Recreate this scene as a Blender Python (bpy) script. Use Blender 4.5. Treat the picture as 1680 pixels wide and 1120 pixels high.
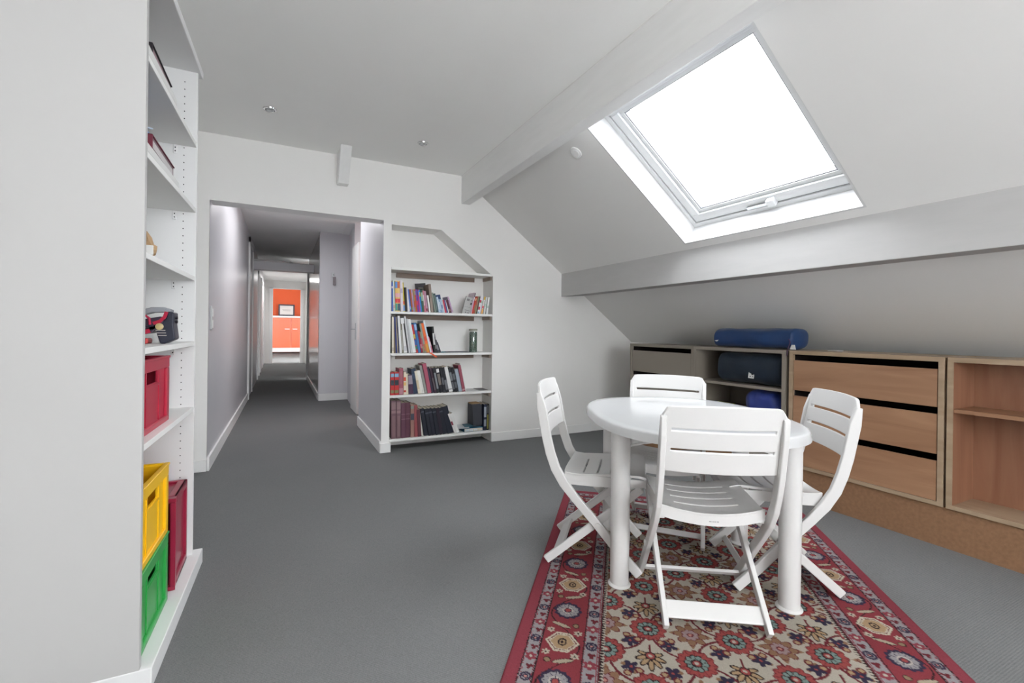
import bpy, bmesh, math, random
import numpy as np
from mathutils import Vector, Matrix
random.seed(7)
for o in list(bpy.data.objects):
    bpy.data.objects.remove(o, do_unlink=True)
SC = bpy.context.scene
COL = SC.collection

# ------------------------------------------------------------------ camera
# metres; X runs along the back wall, Y down the hallway, Z up
YAW, ROLL, PITCH, EYE = 0.4659, 0.0130, -0.0007, 1.12
_f = Vector((math.sin(YAW)*math.cos(PITCH), math.cos(YAW)*math.cos(PITCH), math.sin(PITCH)))
_r = Vector((math.cos(YAW), -math.sin(YAW), 0.0))
_u = _r.cross(_f)
_r2 = math.cos(ROLL)*_r + math.sin(ROLL)*_u
_u2 = -math.sin(ROLL)*_r + math.cos(ROLL)*_u
cam_data = bpy.data.cameras.new('camera')
cam = bpy.data.objects.new('camera', cam_data)
COL.objects.link(cam)
m = Matrix((_r2, _u2, -_f)).transposed().to_4x4()
m.translation = (0, 0, EYE)
cam.matrix_world = m
cam_data.sensor_width = 36.0
cam_data.lens = 36.0*758.0/1680.0
cam_data.shift_y = -(560.0-543.55)/1680.0
cam_data.clip_start = 0.02
SC.camera = cam

# ------------------------------------------------------------------ sky, light, exposure
SKY_STRENGTH = 21.0
REAR_FILL_POWER = 1.0
CEILING_FILL_POWER = 15.0
HALL_POWER = 24.0
world = bpy.data.worlds.new('overcast_sky')
SC.world = world
world.use_nodes = True
wn = world.node_tree
wn.nodes.clear()
w_out = wn.nodes.new('ShaderNodeOutputWorld')
w_bg = wn.nodes.new('ShaderNodeBackground')
w_geo = wn.nodes.new('ShaderNodeTexCoord')
w_sep = wn.nodes.new('ShaderNodeSeparateXYZ')
w_ramp = wn.nodes.new('ShaderNodeValToRGB')
w_ramp.color_ramp.elements[0].position = 0.0
w_ramp.color_ramp.elements[0].color = (0.62, 0.64, 0.66, 1)
w_ramp.color_ramp.elements[1].position = 0.6
w_ramp.color_ramp.elements[1].color = (0.97, 0.985, 1.0, 1)
wn.links.new(w_geo.outputs['Generated'], w_sep.inputs[0])
wn.links.new(w_sep.outputs['Z'], w_ramp.inputs['Fac'])
wn.links.new(w_ramp.outputs['Color'], w_bg.inputs['Color'])
w_bg.inputs['Strength'].default_value = SKY_STRENGTH
wn.links.new(w_bg.outputs[0], w_out.inputs[0])

def area_light(name, loc, direction, sx, sy, power, color=(1, 1, 1), portal=False, spread=math.pi):
    d = bpy.data.lights.new(name, 'AREA')
    d.shape = 'RECTANGLE'; d.size = sx; d.size_y = sy; d.energy = power; d.color = color
    d.spread = spread
    if portal:
        d.cycles.is_portal = True
    o = bpy.data.objects.new(name, d)
    COL.objects.link(o)
    o.location = loc
    o.rotation_euler = Vector(direction).to_track_quat('-Z', 'Y').to_euler()
    return o

# slope of the roof (a plane along Y): z = 2.442 - 0.7475 (x - 1.82)
TH = math.atan(0.7475)
SE = Vector((math.cos(TH), 0, -math.sin(TH)))      # down the slope
SN = Vector((math.sin(TH), 0, math.cos(TH)))       # outwards
SP = Vector((1.82, 0, 2.442))
def slope_pt(s, y, d=0.0):
    p = SP + SE*s + SN*d
    return Vector((p.x, y, p.z))
SKY1 = (-0.07, 1.10, 1.312, 2.511)                 # s0, s1, y0, y1 of the skylight in view
for (s0, s1, y0, y1) in (SKY1,):
    c = slope_pt((s0+s1)/2, (y0+y1)/2, 0.30)
    area_light('skylight_portal', c, -SN, y1-y0+0.3, s1-s0+0.3, 1.0, portal=True)
# added fill light in an assumed window, unseen behind the camera
area_light('rear_fill_light', (1.05, -2.34, 1.45), (0, 1, 0.25), 2.1, 1.5, REAR_FILL_POWER, (0.98, 0.99, 1.0))
# unseen fill light added behind the camera to brighten the ceiling
area_light('ceiling_fill_light', (0.55, -1.25, 1.55), (0.05, 0.35, 1), 0.7, 0.7, CEILING_FILL_POWER, (1.0, 0.995, 0.985))
# added fill hidden under the hall ceiling, daylight in the orange room at its end and in the room off the hall
area_light('hall_fill_light', (0.17, 5.75, 2.57), (0, 0, -1), 0.6, 1.2, HALL_POWER, (0.98, 0.98, 1.0))
area_light('hall_skylight_daylight', (0.1, 14.6, 2.52), (0, 0, -1), 0.7, 0.9, 20.0, (1, 0.99, 0.97))
area_light('end_room_daylight', (1.25, 18.2, 2.3), (-0.7, 0.25, -0.75), 1.2, 1.4, 42.0, (1, 0.99, 0.97))
area_light('side_room_daylight', (2.3, 6.4, 2.2), (-0.8, 0, -0.4), 1.0, 1.0, 14.0, (1, 0.98, 0.96))

vs = SC.view_settings
SC.display_settings.display_device = 'sRGB'
vs.view_transform = 'Standard'; vs.look = 'None'; vs.gamma = 1.0; vs.exposure = 0.0
vs.use_curve_mapping = False
SC.cycles.max_bounces = 12
SC.cycles.diffuse_bounces = 8
SC.cycles.glossy_bounces = 4
SC.cycles.transmission_bounces = 6
SC.cycles.transparent_max_bounces = 8
SC.cycles.sample_clamp_indirect = 8.0
SC.cycles.caustics_reflective = False
SC.cycles.caustics_refractive = False
SC.cycles.use_denoising = True

# ------------------------------------------------------------------ materials
def lin(c):
    return tuple(((v/255.0)/12.92 if v/255.0 <= 0.04045 else ((v/255.0+0.055)/1.055)**2.4) for v in c)
def new_mat(name):
    mt = bpy.data.materials.new(name); mt.use_nodes = True
    nt = mt.node_tree
    return mt, nt, nt.nodes['Principled BSDF']
def paint(name, rgb, rough=0.6, spec=0.4, var=0.03, scale=3.0, bump=0.0, bscale=60.0, stretch=(1, 1, 1), metallic=0.0, coat=0.0, sheen=0.0):
    """plain coloured surface with a little tonal variation and relief"""
    mt, nt, b = new_mat(name)
    tc = nt.nodes.new('ShaderNodeTexCoord'); mp = nt.nodes.new('ShaderNodeMapping')
    mp.inputs['Scale'].default_value = stretch
    nt.links.new(tc.outputs['Object'], mp.inputs['Vector'])
    nz = nt.nodes.new('ShaderNodeTexNoise'); nz.inputs['Scale'].default_value = scale; nz.inputs['Detail'].default_value = 4
    nt.links.new(mp.outputs[0], nz.inputs['Vector'])
    rp = nt.nodes.new('ShaderNodeValToRGB')
    c = lin(rgb)
    rp.color_ramp.elements[0].position = 0.3; rp.color_ramp.elements[1].position = 0.7
    rp.color_ramp.elements[0].color = tuple(max(0, v*(1-var)) for v in c)+(1,)
    rp.color_ramp.elements[1].color = tuple(min(1, v*(1+var)) for v in c)+(1,)
    nt.links.new(nz.outputs[0], rp.inputs['Fac'])
    nt.links.new(rp.outputs['Color'], b.inputs['Base Color'])
    b.inputs['Roughness'].default_value = rough
    b.inputs['Specular IOR Level'].default_value = spec
    b.inputs['Metallic'].default_value = metallic
    b.inputs['Coat Weight'].default_value = coat
    b.inputs['Sheen Weight'].default_value = sheen
    if bump:
        n2 = nt.nodes.new('ShaderNodeTexNoise'); n2.inputs['Scale'].default_value = bscale; n2.inputs['Detail'].default_value = 3
        nt.links.new(mp.outputs[0], n2.inputs['Vector'])
        bp = nt.nodes.new('ShaderNodeBump'); bp.inputs['Strength'].default_value = bump; bp.inputs['Distance'].default_value = 0.01
        nt.links.new(n2.outputs[0], bp.inputs['Height']); nt.links.new(bp.outputs[0], b.inputs['Normal'])
    return mt
def wood(name, dark, light, axis=1, scale=6.0, rough=0.45, rings=1.0):
    """board with the grain running along one axis"""
    mt, nt, b = new_mat(name)
    tc = nt.nodes.new('ShaderNodeTexCoord'); mp = nt.nodes.new('ShaderNodeMapping')
    st = [9.0, 9.0, 9.0]; st[axis] = 1.0
    mp.inputs['Scale'].default_value = st
    nt.links.new(tc.outputs['Object'], mp.inputs['Vector'])
    nz = nt.nodes.new('ShaderNodeTexNoise'); nz.inputs['Scale'].default_value = scale*0.35; nz.inputs['Detail'].default_value = 6
    nz.inputs['Distortion'].default_value = 0.9*rings
    nt.links.new(mp.outputs[0], nz.inputs['Vector'])
    rp = nt.nodes.new('ShaderNodeValToRGB')
    rp.color_ramp.elements[0].position = 0.30; rp.color_ramp.elements[1].position = 0.68
    rp.color_ramp.elements[0].color = lin(dark)+(1,); rp.color_ramp.elements[1].color = lin(light)+(1,)
    nt.links.new(nz.outputs[0], rp.inputs['Fac']); nt.links.new(rp.outputs['Color'], b.inputs['Base Color'])
    b.inputs['Roughness'].default_value = rough
    bp = nt.nodes.new('ShaderNodeBump'); bp.inputs['Strength'].default_value = 0.08; bp.inputs['Distance'].default_value = 0.004
    nt.links.new(nz.outputs[0], bp.inputs['Height']); nt.links.new(bp.outputs[0], b.inputs['Normal'])
    return mt
def carpet_mat():
    """looped grey carpet with fine ribs"""
    mt, nt, b = new_mat('grey_carpet')
    tc = nt.nodes.new('ShaderNodeTexCoord')
    nz = nt.nodes.new('ShaderNodeTexNoise'); nz.inputs['Scale'].default_value = 260; nz.inputs['Detail'].default_value = 2
    big = nt.nodes.new('ShaderNodeTexNoise'); big.inputs['Scale'].default_value = 1.1; big.inputs['Detail'].default_value = 3
    wv = nt.nodes.new('ShaderNodeTexWave'); wv.wave_type = 'BANDS'; wv.bands_direction = 'Y'
    wv.inputs['Scale'].default_value = 38; wv.inputs['Distortion'].default_value = 6; wv.inputs['Detail'].default_value = 2
    wv.inputs['Detail Scale'].default_value = 6
    for n in (nz, big, wv):
        nt.links.new(tc.outputs['Object'], n.inputs['Vector'])
    a1 = nt.nodes.new('ShaderNodeMath'); a1.operation = 'MULTIPLY_ADD'; a1.inputs[1].default_value = 0.55
    nt.links.new(nz.outputs[0], a1.inputs[0]); 
    a2 = nt.nodes.new('ShaderNodeMath'); a2.operation = 'MULTIPLY'; a2.inputs[1].default_value = 0.3
    nt.links.new(wv.outputs['Fac'], a2.inputs[0]); nt.links.new(a2.outputs[0], a1.inputs[2])
    a3 = nt.nodes.new('ShaderNodeMath'); a3.operation = 'MULTIPLY_ADD'; a3.inputs[1].default_value = 0.25
    nt.links.new(big.outputs[0], a3.inputs[0]); nt.links.new(a1.outputs[0], a3.inputs[2])
    rp = nt.nodes.new('ShaderNodeValToRGB')
    rp.color_ramp.elements[0].position = 0.25; rp.color_ramp.elements[1].position = 0.85
    rp.color_ramp.elements[0].color = lin((99, 100, 100))+(1,); rp.color_ramp.elements[1].color = lin((124, 125, 125))+(1,)
    nt.links.new(a3.outputs[0], rp.inputs['Fac']); nt.links.new(rp.outputs['Color'], b.inputs['Base Color'])
    b.inputs['Roughness'].default_value = 0.95; b.inputs['Specular IOR Level'].default_value = 0.1
    bp = nt.nodes.new('ShaderNodeBump'); bp.inputs['Strength'].default_value = 0.5; bp.inputs['Distance'].default_value = 0.003
    nt.links.new(a1.outputs[0], bp.inputs['Height']); nt.links.new(bp.outputs[0], b.inputs['Normal'])
    return mt
def glass_mat(name, tint=(0.98, 0.99, 1.0), gloss=0.06):
    mt = bpy.data.materials.new(name); mt.use_nodes = True
    nt = mt.node_tree; nt.nodes.clear()
    out = nt.nodes.new('ShaderNodeOutputMaterial'); mix = nt.nodes.new('ShaderNodeMixShader')
    tr = nt.nodes.new('ShaderNodeBsdfTransparent'); tr.inputs[0].default_value = tint+(1,)
    gl = nt.nodes.new('ShaderNodeBsdfGlossy'); gl.inputs['Roughness'].default_value = 0.03
    mix.inputs[0].default_value = gloss
    nt.links.new(tr.outputs[0], mix.inputs[1]); nt.links.new(gl.outputs[0], mix.inputs[2]); nt.links.new(mix.outputs[0], out.inputs[0])
    return mt
def attr_mat(name, attr, rough=0.9):
    mt, nt, b = new_mat(name)
    a = nt.nodes.new('ShaderNodeAttribute'); a.attribute_name = attr
    tc = nt.nodes.new('ShaderNodeTexCoord')
    nz = nt.nodes.new('ShaderNodeTexNoise'); nz.inputs['Scale'].default_value = 420; nz.inputs['Detail'].default_value = 2
    nt.links.new(tc.outputs['Object'], nz.inputs['Vector'])
    hsv = nt.nodes.new('ShaderNodeHueSaturation')
    mr = nt.nodes.new('ShaderNodeMapRange'); mr.inputs['To Min'].default_value = 0.7; mr.inputs['To Max'].default_value = 1.25
    nt.links.new(nz.outputs[0], mr.inputs['Value']); nt.links.new(mr.outputs[0], hsv.inputs['Value'])
    nt.links.new(a.outputs['Color'], hsv.inputs['Color']); nt.links.new(hsv.outputs[0], b.inputs['Base Color'])
    b.inputs['Roughness'].default_value = rough; b.inputs['Specular IOR Level'].default_value = 0.1
    bp = nt.nodes.new('ShaderNodeBump'); bp.inputs['Strength'].default_value = 0.4; bp.inputs['Distance'].default_value = 0.003
    nt.links.new(nz.outputs[0], bp.inputs['Height']); nt.links.new(bp.outputs[0], b.inputs['Normal'])
    return mt

M = {}
M['wall'] = paint('white_wall_paint', (236, 235, 233), 0.75, 0.25, 0.01, 2.0, 0.03, 90)
M['ceiling'] = paint('white_ceiling_paint', (246, 246, 244), 0.85, 0.2, 0.01, 2.0, 0.02, 90)
M['slope'] = paint('pale_grey_slope_paint', (225, 224, 222), 0.85, 0.2, 0.01, 2.0, 0.02, 90)
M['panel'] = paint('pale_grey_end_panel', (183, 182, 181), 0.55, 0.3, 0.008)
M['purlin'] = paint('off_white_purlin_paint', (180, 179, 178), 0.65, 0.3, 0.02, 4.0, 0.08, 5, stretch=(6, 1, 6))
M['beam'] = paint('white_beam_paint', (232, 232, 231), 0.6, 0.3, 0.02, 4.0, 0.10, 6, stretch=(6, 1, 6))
M['hall'] = paint('satin_hall_paint', (206, 205, 209), 0.36, 0.5, 0.015, 2.0, 0.02, 40)
M['gloss'] = paint('glossy_hall_door_paint', (190, 187, 186), 0.16, 0.5, 0.01)
M['trim'] = paint('white_trim_paint', (232, 232, 231), 0.45, 0.4, 0.01)
M['carpet'] = carpet_mat()
M['laminate'] = paint('white_laminate', (222, 222, 222), 0.5, 0.35, 0.008)
M['shelf'] = paint('white_shelf_board', (232, 232, 230), 0.5, 0.35, 0.01)
M['batten'] = wood('bare_pine_batten', (116, 98, 86), (150, 130, 116), 0, 5.0)
M['batten_y'] = wood('bare_pine_cleat', (120, 104, 94), (150, 134, 122), 1, 5.0)
M['hole'] = paint('dark_hole', (40, 40, 40), 0.9, 0.1, 0.0)
M['plastic'] = paint('white_resin', (205, 204, 203), 0.28, 0.5, 0.006, 5.0, 0.02, 160)
M['plastic_top'] = paint('glossy_white_resin', (196, 197, 198), 0.13, 0.5, 0.004)
M['pvc'] = paint('white_window_frame', (206, 207, 208), 0.35, 0.5, 0.004)
M['lining'] = paint('white_reveal_lining', (206, 206, 206), 0.6, 0.3, 0.004)
M['seal'] = paint('grey_window_seal', (120, 122, 126), 0.6, 0.3, 0.0)
M['alu'] = paint('brushed_aluminium', (190, 192, 194), 0.35, 0.5, 0.01, metallic=0.9)
M['chrome'] = paint('polished_chrome', (206, 206, 206), 0.15, 0.5, 0.0, metallic=1.0)
M['glass'] = glass_mat('clear_glass')
M['beech'] = wood('beech_veneer', (142, 104, 77), (164, 126, 97), 1, 4.0, 0.42)
M['beech_edge'] = wood('pale_beech_edge', (150, 128, 104), (168, 147, 123), 1, 5.0, 0.45)
M['beech_v'] = wood('beech_veneer_upright', (130, 88, 66), (150, 108, 84), 2, 4.0, 0.42)
M['chip'] = paint('bare_chipboard', (138, 104, 78), 0.8, 0.2, 0.10, 60, 0.3, 200)
M['taupe'] = paint('taupe_laminate', (136, 128, 118), 0.5, 0.35, 0.012)
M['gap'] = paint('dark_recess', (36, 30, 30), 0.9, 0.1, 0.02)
M['bag_blue'] = paint('blue_nylon', (24, 54, 98), 0.5, 0.35, 0.12, 6, 0.25, 18, sheen=0.1)
M['bag_navy'] = paint('dark_navy_nylon', (20, 34, 48), 0.55, 0.35, 0.12, 6, 0.3, 16, sheen=0.1)
M['bag_royal'] = paint('royal_blue_nylon', (40, 56, 124), 0.5, 0.35, 0.12, 6, 0.2, 22, sheen=0.1)
M['tag'] = paint('white_cloth_tag', (214, 214, 212), 0.8, 0.2, 0.02)
M['ink'] = paint('dark_print', (40, 40, 46), 0.8, 0.2, 0.0)
M['greyink'] = paint('grey_print', (150, 150, 152), 0.8, 0.2, 0.0)
M['paper'] = paint('page_edges', (206, 198, 182), 0.9, 0.1, 0.06, 30, stretch=(40, 1, 1))
M['orange'] = paint('orange_lacquer', (216, 90, 34), 0.5, 0.3, 0.01)
M['orange_front'] = paint('orange_cupboard_front', (222, 104, 62), 0.3, 0.5, 0.01)
M['red_crate'] = paint('crimson_crate_plastic', (176, 34, 62), 0.32, 0.5, 0.03)
M['red_crate_dark'] = paint('burgundy_crate_plastic', (150, 34, 62), 0.30, 0.5, 0.03)
M['yellow_crate'] = paint('yellow_crate_plastic', (236, 186, 20), 0.34, 0.5, 0.03)
M['green_crate'] = paint('green_crate_plastic', (50, 158, 76), 0.34, 0.5, 0.03)
M['kraft'] = paint('brown_kraft_paper', (176, 146, 112), 0.85, 0.2, 0.08, 14, 0.3, 30)
M['brick'] = paint('red_wallpaper', (190, 84, 62), 0.8, 0.2, 0.06, 30)
_colour_cache = {}
def cmat(rgb, rough=0.55):
    k = (tuple(rgb), rough)
    if k not in _colour_cache:
        _colour_cache[k] = paint('cover_%d_%d_%d' % tuple(rgb), rgb, rough, 0.35, 0.04, 12.0)
    return _colour_cache[k]

# ------------------------------------------------------------------ mesh helpers
class MB:
    """collects solids and links them as one mesh object"""
    def __init__(s): s.v = []; s.f = []
    def add(s, vs, fs):
        n = len(s.v); s.v += [tuple(v) for v in vs]; s.f += [tuple(i+n for i in f) for f in fs]; return s
    def box(s, x0, x1, y0, y1, z0, z1):
        return s.add([(x0,y0,z0),(x1,y0,z0),(x1,y1,z0),(x0,y1,z0),(x0,y0,z1),(x1,y0,z1),(x1,y1,z1),(x0,y1,z1)],
                     [(0,3,2,1),(4,5,6,7),(0,1,5,4),(1,2,6,5),(2,3,7,6),(3,0,4,7)])
    def obox(s, o, a, b, c):
        """box from corner o with edge vectors a, b, c"""
        o, a, b, c = map(Vector, (o, a, b, c))
        P = [o, o+a, o+a+b, o+b, o+c, o+a+c, o+a+b+c, o+b+c]
        F = [(0,3,2,1),(4,5,6,7),(0,1,5,4),(1,2,6,5),(2,3,7,6),(3,0,4,7)]
        if a.cross(b).dot(c) < 0: F = [tuple(reversed(f)) for f in F]
        return s.add(P, F)
    def beam(s, p, q, w, h, up=(0, 0, 1)):
        """square bar from p to q"""
        p, q = Vector(p), Vector(q); d = q-p
        side = d.cross(Vector(up)).normalized(); upv = side.cross(d).normalized()
        return s.obox(p-side*w/2-upv*h/2, d, side*w, upv*h)
    def prism(s, poly, vec):
        """polygon extruded by a vector"""
        n = len(poly); vec = Vector(vec); P = [Vector(p) for p in poly]
        nrm = Vector((0,0,0))
        for i in range(n): nrm += P[i].cross(P[(i+1) % n])
        if nrm.dot(vec) > 0: P.reverse()
        Q = [p+vec for p in P]
        return s.add(P+Q, [tuple(range(n)), tuple(range(2*n-1, n-1, -1))]+[(i, i+n, (i+1) % n+n, (i+1) % n) for i in range(n)])
    def strip(s, pts, half, y0, y1):
        """flat bar swept through (x, z) centre points in the XZ plane, between y0 and y1"""
        n = len(pts); L = []; R = []
        for i, (x, z) in enumerate(pts):
            a = pts[max(0, i-1)]; b = pts[min(n-1, i+1)]
            t = Vector((b[0]-a[0], b[1]-a[1])).normalized(); h = half(i/(n-1)) if callable(half) else half
            L.append((x-t.y*h, z+t.x*h)); R.append((x+t.y*h, z-t.x*h))
        vs = []
        for i in range(n):
            vs += [(L[i][0], y0, L[i][1]), (L[i][0], y1, L[i][1]), (R[i][0], y1, R[i][1]), (R[i][0], y0, R[i][1])]
        fs = [(0,1,2,3), (4*n-1, 4*n-2, 4*n-3, 4*n-4)]
        for i in range(n-1):
            for k in range(4):
                a = 4*i+k; b = 4*i+(k+1) % 4
                fs.append((a, a+4, b+4, b))
        return s.add(vs, fs)
    def tube(s, pts, r, seg=8, cap=True):
        pts = [Vector(p) for p in pts]; n = len(pts); vs = []; ref = None
        for i, p in enumerate(pts):
            t = (pts[min(n-1, i+1)]-pts[max(0, i-1)]).normalized()
            if ref is None: ref = Vector((0,0,1)) if abs(t.z) < 0.9 else Vector((1,0,0))
            a = t.cross(ref).normalized(); b = a.cross(t).normalized(); ref = b
            rr = r(i/(n-1)) if callable(r) else r
            for k in range(seg):
                w = 2*math.pi*k/seg; vs.append(p+a*math.cos(w)*rr+b*math.sin(w)*rr)
        fs = []
        for i in range(n-1):
            for k in range(seg):
                a = i*seg+k; b = i*seg+(k+1) % seg
                fs.append((a, b, b+seg, a+seg))
        if cap: fs += [tuple(range(seg-1, -1, -1)), tuple(range((n-1)*seg, n*seg))]
        return s.add(vs, fs)
    def lathe(s, prof, c=(0, 0, 0), seg=24, axis='Z'):
        """profile of (r, h) spun about an axis through c"""
        n = len(prof); vs = []
        for (r, h) in prof:
            for k in range(seg):
                w = 2*math.pi*k/seg; a, b = r*math.cos(w), r*math.sin(w)
                p = {'Z': (a, b, h), 'Y': (b, h, a), 'X': (h, a, b)}[axis]
                vs.append((c[0]+p[0], c[1]+p[1], c[2]+p[2]))
        fs = [(i*seg+k, i*seg+(k+1) % seg, (i+1)*seg+(k+1) % seg, (i+1)*seg+k) for i in range(n-1) for k in range(seg)]
        fs += [tuple(range(seg-1, -1, -1)), tuple(range((n-1)*seg, n*seg))]
        return s.add(vs, fs)
    def sheet(s, fn, us, vs_, thick, skip=None):
        """curved panel fn(u, v) -> (point, normal); cells for which skip(i, j) is true are left open"""
        nu, nv = len(us), len(vs_); A = []; B = []
        for u in us:
            for v in vs_:
                p, nn = fn(u, v); p = Vector(p); nn = Vector(nn).normalized()
                A.append(p+nn*thick/2); B.append(p-nn*thick/2)
        N = nu*nv; fs = []; cells = {(i, j) for i in range(nu-1) for j in range(nv-1) if not (skip and skip(i, j))}
        idx = lambda i, j: i*nv+j
        for (i, j) in cells:
            a, b, c, d = idx(i, j), idx(i+1, j), idx(i+1, j+1), idx(i, j+1)
            fs.append((a, b, c, d)); fs.append((d+N, c+N, b+N, a+N))
            for (di, dj, e0, e1) in ((0, -1, a, b), (1, 0, b, c), (0, 1, c, d), (-1, 0, d, a)):
                if (i+di, j+dj) not in cells: fs.append((e1, e0, e0+N, e1+N))
        return s.add(A+B, fs)
    def build(s, name, mat, parent=None, bevel=0.0, smooth=False, local=False, segs=2):
        """local=True: vertices are already in the parent's frame, else they are world coordinates"""
        me = bpy.data.meshes.new(name)
        off = Vector((0, 0, 0))
        if parent is not None and not local:
            p = parent
            while p is not None: off = off+p.location; p = p.parent
        me.from_pydata([tuple(Vector(v)-off) for v in s.v], [], s.f); me.update()
        bm = bmesh.new(); bm.from_mesh(me); bmesh.ops.recalc_face_normals(bm, faces=bm.faces)
        if bevel > 0:
            ed = [e for e in bm.edges if len(e.link_faces) == 2 and e.calc_face_angle(0) > 0.6]
            bmesh.ops.bevel(bm, geom=ed, offset=bevel, segments=segs, affect='EDGES', profile=0.5, clamp_overlap=True)
        bm.to_mesh(me); bm.free()
        me.materials.append(mat)
        if smooth:
            me.polygons.foreach_set('use_smooth', [True]*len(me.polygons))
            try: me.set_sharp_from_angle(angle=math.radians(40))
            except Exception: pass
        o = bpy.data.objects.new(name, me); COL.objects.link(o)
        if parent is not None: o.parent = parent
        return o
def tag(o, label=None, cat=None, group=None, kind=None):
    if label: o['label'] = label
    if cat: o['category'] = cat
    if group: o['group'] = group
    if kind: o['kind'] = kind
    return o
def empty(name, loc, rz=0.0, label=None, cat=None, group=None, kind=None):
    o = bpy.data.objects.new(name, None); o.empty_display_size = 0.05; COL.objects.link(o)
    o.location = loc; o.rotation_euler = (0, 0, rz)
    return tag(o, label, cat, group, kind)
def structure(mb, name, mat, label=None, parent=None, bevel=0.0, smooth=False):
    o = mb.build(name, mat, parent, bevel, smooth)
    if parent is None: tag(o, label, None, None, 'structure')
    return o
def copy_tree(o, parent=None):
    c = o.copy(); COL.objects.link(c)
    if parent is not None: c.parent = parent
    for ch in list(o.children): copy_tree(ch, c)
    return c

# ------------------------------------------------------------------ the setting
D = 4.27                    # plane of the back wall
ZC = 2.63                   # flat ceiling
Y0 = -2.4                   # wall behind the camera
XL = -0.78                  # wall behind the bookcase
HX0, HX1 = -0.497, 0.832    # hallway opening
NX0, NX1, NY = 0.905, 1.925, 4.52   # bookshelf niche

structure(MB().box(-1.6, 4.0, Y0-0.2, 24.2, -0.06, 0.0), 'floor', M['carpet'], 'grey looped carpet running into the hallway')
w = MB()
def xz(poly, y0, y1): w.prism([(x, y0, z) for x, z in poly], (0, y1-y0, 0))
w.box(XL-0.1, HX0, D, D+0.03, 0, ZC+0.05)
w.box(HX0-0.0005, HX1+0.001, D, D+0.17, 2.11, ZC+0.05)
w.box(HX1+0.0005, NX0, D, NY+0.08, 0, ZC+0.05)
xz([(NX0, 2.080), (1.374, 2.082), (NX1, 1.672), (NX1, 2.40), (1.60, ZC+0.05), (NX0, ZC+0.05)], D, NY+0.08)
xz([(NX1, 0), (3.85, 0), (3.85, 0.99), (NX1, 2.42)], D, NY+0.08)
w.box(NX0-0.01, NX1+0.01, NY, NY+0.09, 0, 2.3)
structure(w, 'wall_back', M['wall'], 'white wall with the hallway opening and the sloped-top shelf niche')
structure(MB().box(XL-0.12, XL, Y0, D, 0, ZC+0.05), 'wall_left', M['wall'], 'white wall behind the tall white bookcase')
structure(MB().box(3.74, 3.86, Y0, D+0.3, 0, 1.06), 'wall_right', M['wall'], 'low knee wall behind the storage units')
w = MB()
w.box(XL-0.1, -0.05, Y0-0.15, Y0, 0, ZC+0.1); w.box(2.15, 3.86, Y0-0.15, Y0, 0, ZC+0.1)
w.box(-0.05, 2.15, Y0-0.15, Y0, 0, 0.70); w.box(-0.05, 2.15, Y0-0.15, Y0, 2.20, ZC+0.1)
structure(w, 'wall_rear', M['wall'], 'white wall with an added wide window behind the camera')
w = MB()
for (x0, x1, z0, z1) in ((-0.05, 0.01, 0.70, 2.20), (2.09, 2.15, 0.70, 2.20), (1.02, 1.08, 0.70, 2.20), (-0.05, 2.15, 0.70, 0.76), (-0.05, 2.15, 2.14, 2.20)):
    w.box(x0, x1, Y0-0.11, Y0-0.05, z0, z1)
structure(w, 'window_2', M['pvc'], 'white framed window added in the unseen wall behind the camera')  # out of view, added to let in fill light
structure(MB().box(XL-0.12, 1.60, Y0-0.15, D+0.17, ZC, ZC+0.08), 'ceiling', M['ceiling'], 'flat white ceiling with recessed spotlights')
# sloped ceiling as a thick slab with the skylight opening
w = MB()
T = 0.27
def slab(s0, s1, y0, y1):
    w.obox(slope_pt(s0, y0), SE*(s1-s0), Vector((0, y1-y0, 0)), SN*T)
S_TOP, S_END = -0.34, 2.50
slab(S_TOP, S_END, Y0-0.15, SKY1[2]); slab(S_TOP, S_END, SKY1[3], D+0.3)
for (s0, s1, y0, y1) in (SKY1,):
    slab(S_TOP, s0, y0, y1); slab(s1, S_END, y0, y1)
structure(w, 'ceiling.001', M['slope'], 'sloped white ceiling with the skylight cut into it')
structure(MB().box(1.574, 1.6648, Y0-0.1, D+0.02, 2.359, ZC+0.14), 'beam', M['beam'], 'upper white timber beam where the flat ceiling meets the slope', bevel=0.004)
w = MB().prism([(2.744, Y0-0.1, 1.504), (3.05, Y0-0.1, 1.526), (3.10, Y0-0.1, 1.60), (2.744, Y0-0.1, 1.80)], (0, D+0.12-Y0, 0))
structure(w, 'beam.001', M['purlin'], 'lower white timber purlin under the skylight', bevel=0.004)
# short timber stub at the head of the back wall
w = MB().prism([(0.430, 3.995, ZC+0.02), (0.430, D+0.02, ZC+0.02), (0.430, D+0.02, 2.365), (0.430, 4.19, 2.365)], (0.088, 0, 0))
st = structure(w, 'trim_1', M['beam'], 'short white timber stub under the ceiling above the hallway opening', bevel=0.004)
MB().lathe([(0.016, 0.0), (0.018, 0.004), (0.012, 0.012), (0.004, 0.016)], (0.470, 4.185, 2.40), 12, 'Y').build('bolt', M['chrome'], st, smooth=True)
st.children[0].scale = (1, 1, 1)

# skirting boards
def skirt(name, segs, h, lab):
    b = MB()
    for (x0, x1, y0, y1) in segs: b.box(x0, x1, y0, y1, 0, h)
    structure(b, name, M['trim'], lab, bevel=0.003)
skirt('baseboard_back', [(NX1, 3.16, D-0.013, D), (XL, HX0-0.0, D-0.013, D), (HX1-0.012, NX0+0.012, D-0.013, D)], 0.088, 'white skirting board along the back wall')
skirt('baseboard_hall_stub', [(0.545, 0.975, 7.735, 7.75)], 0.105, 'white skirting on the stub wall in the hallway')

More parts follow.
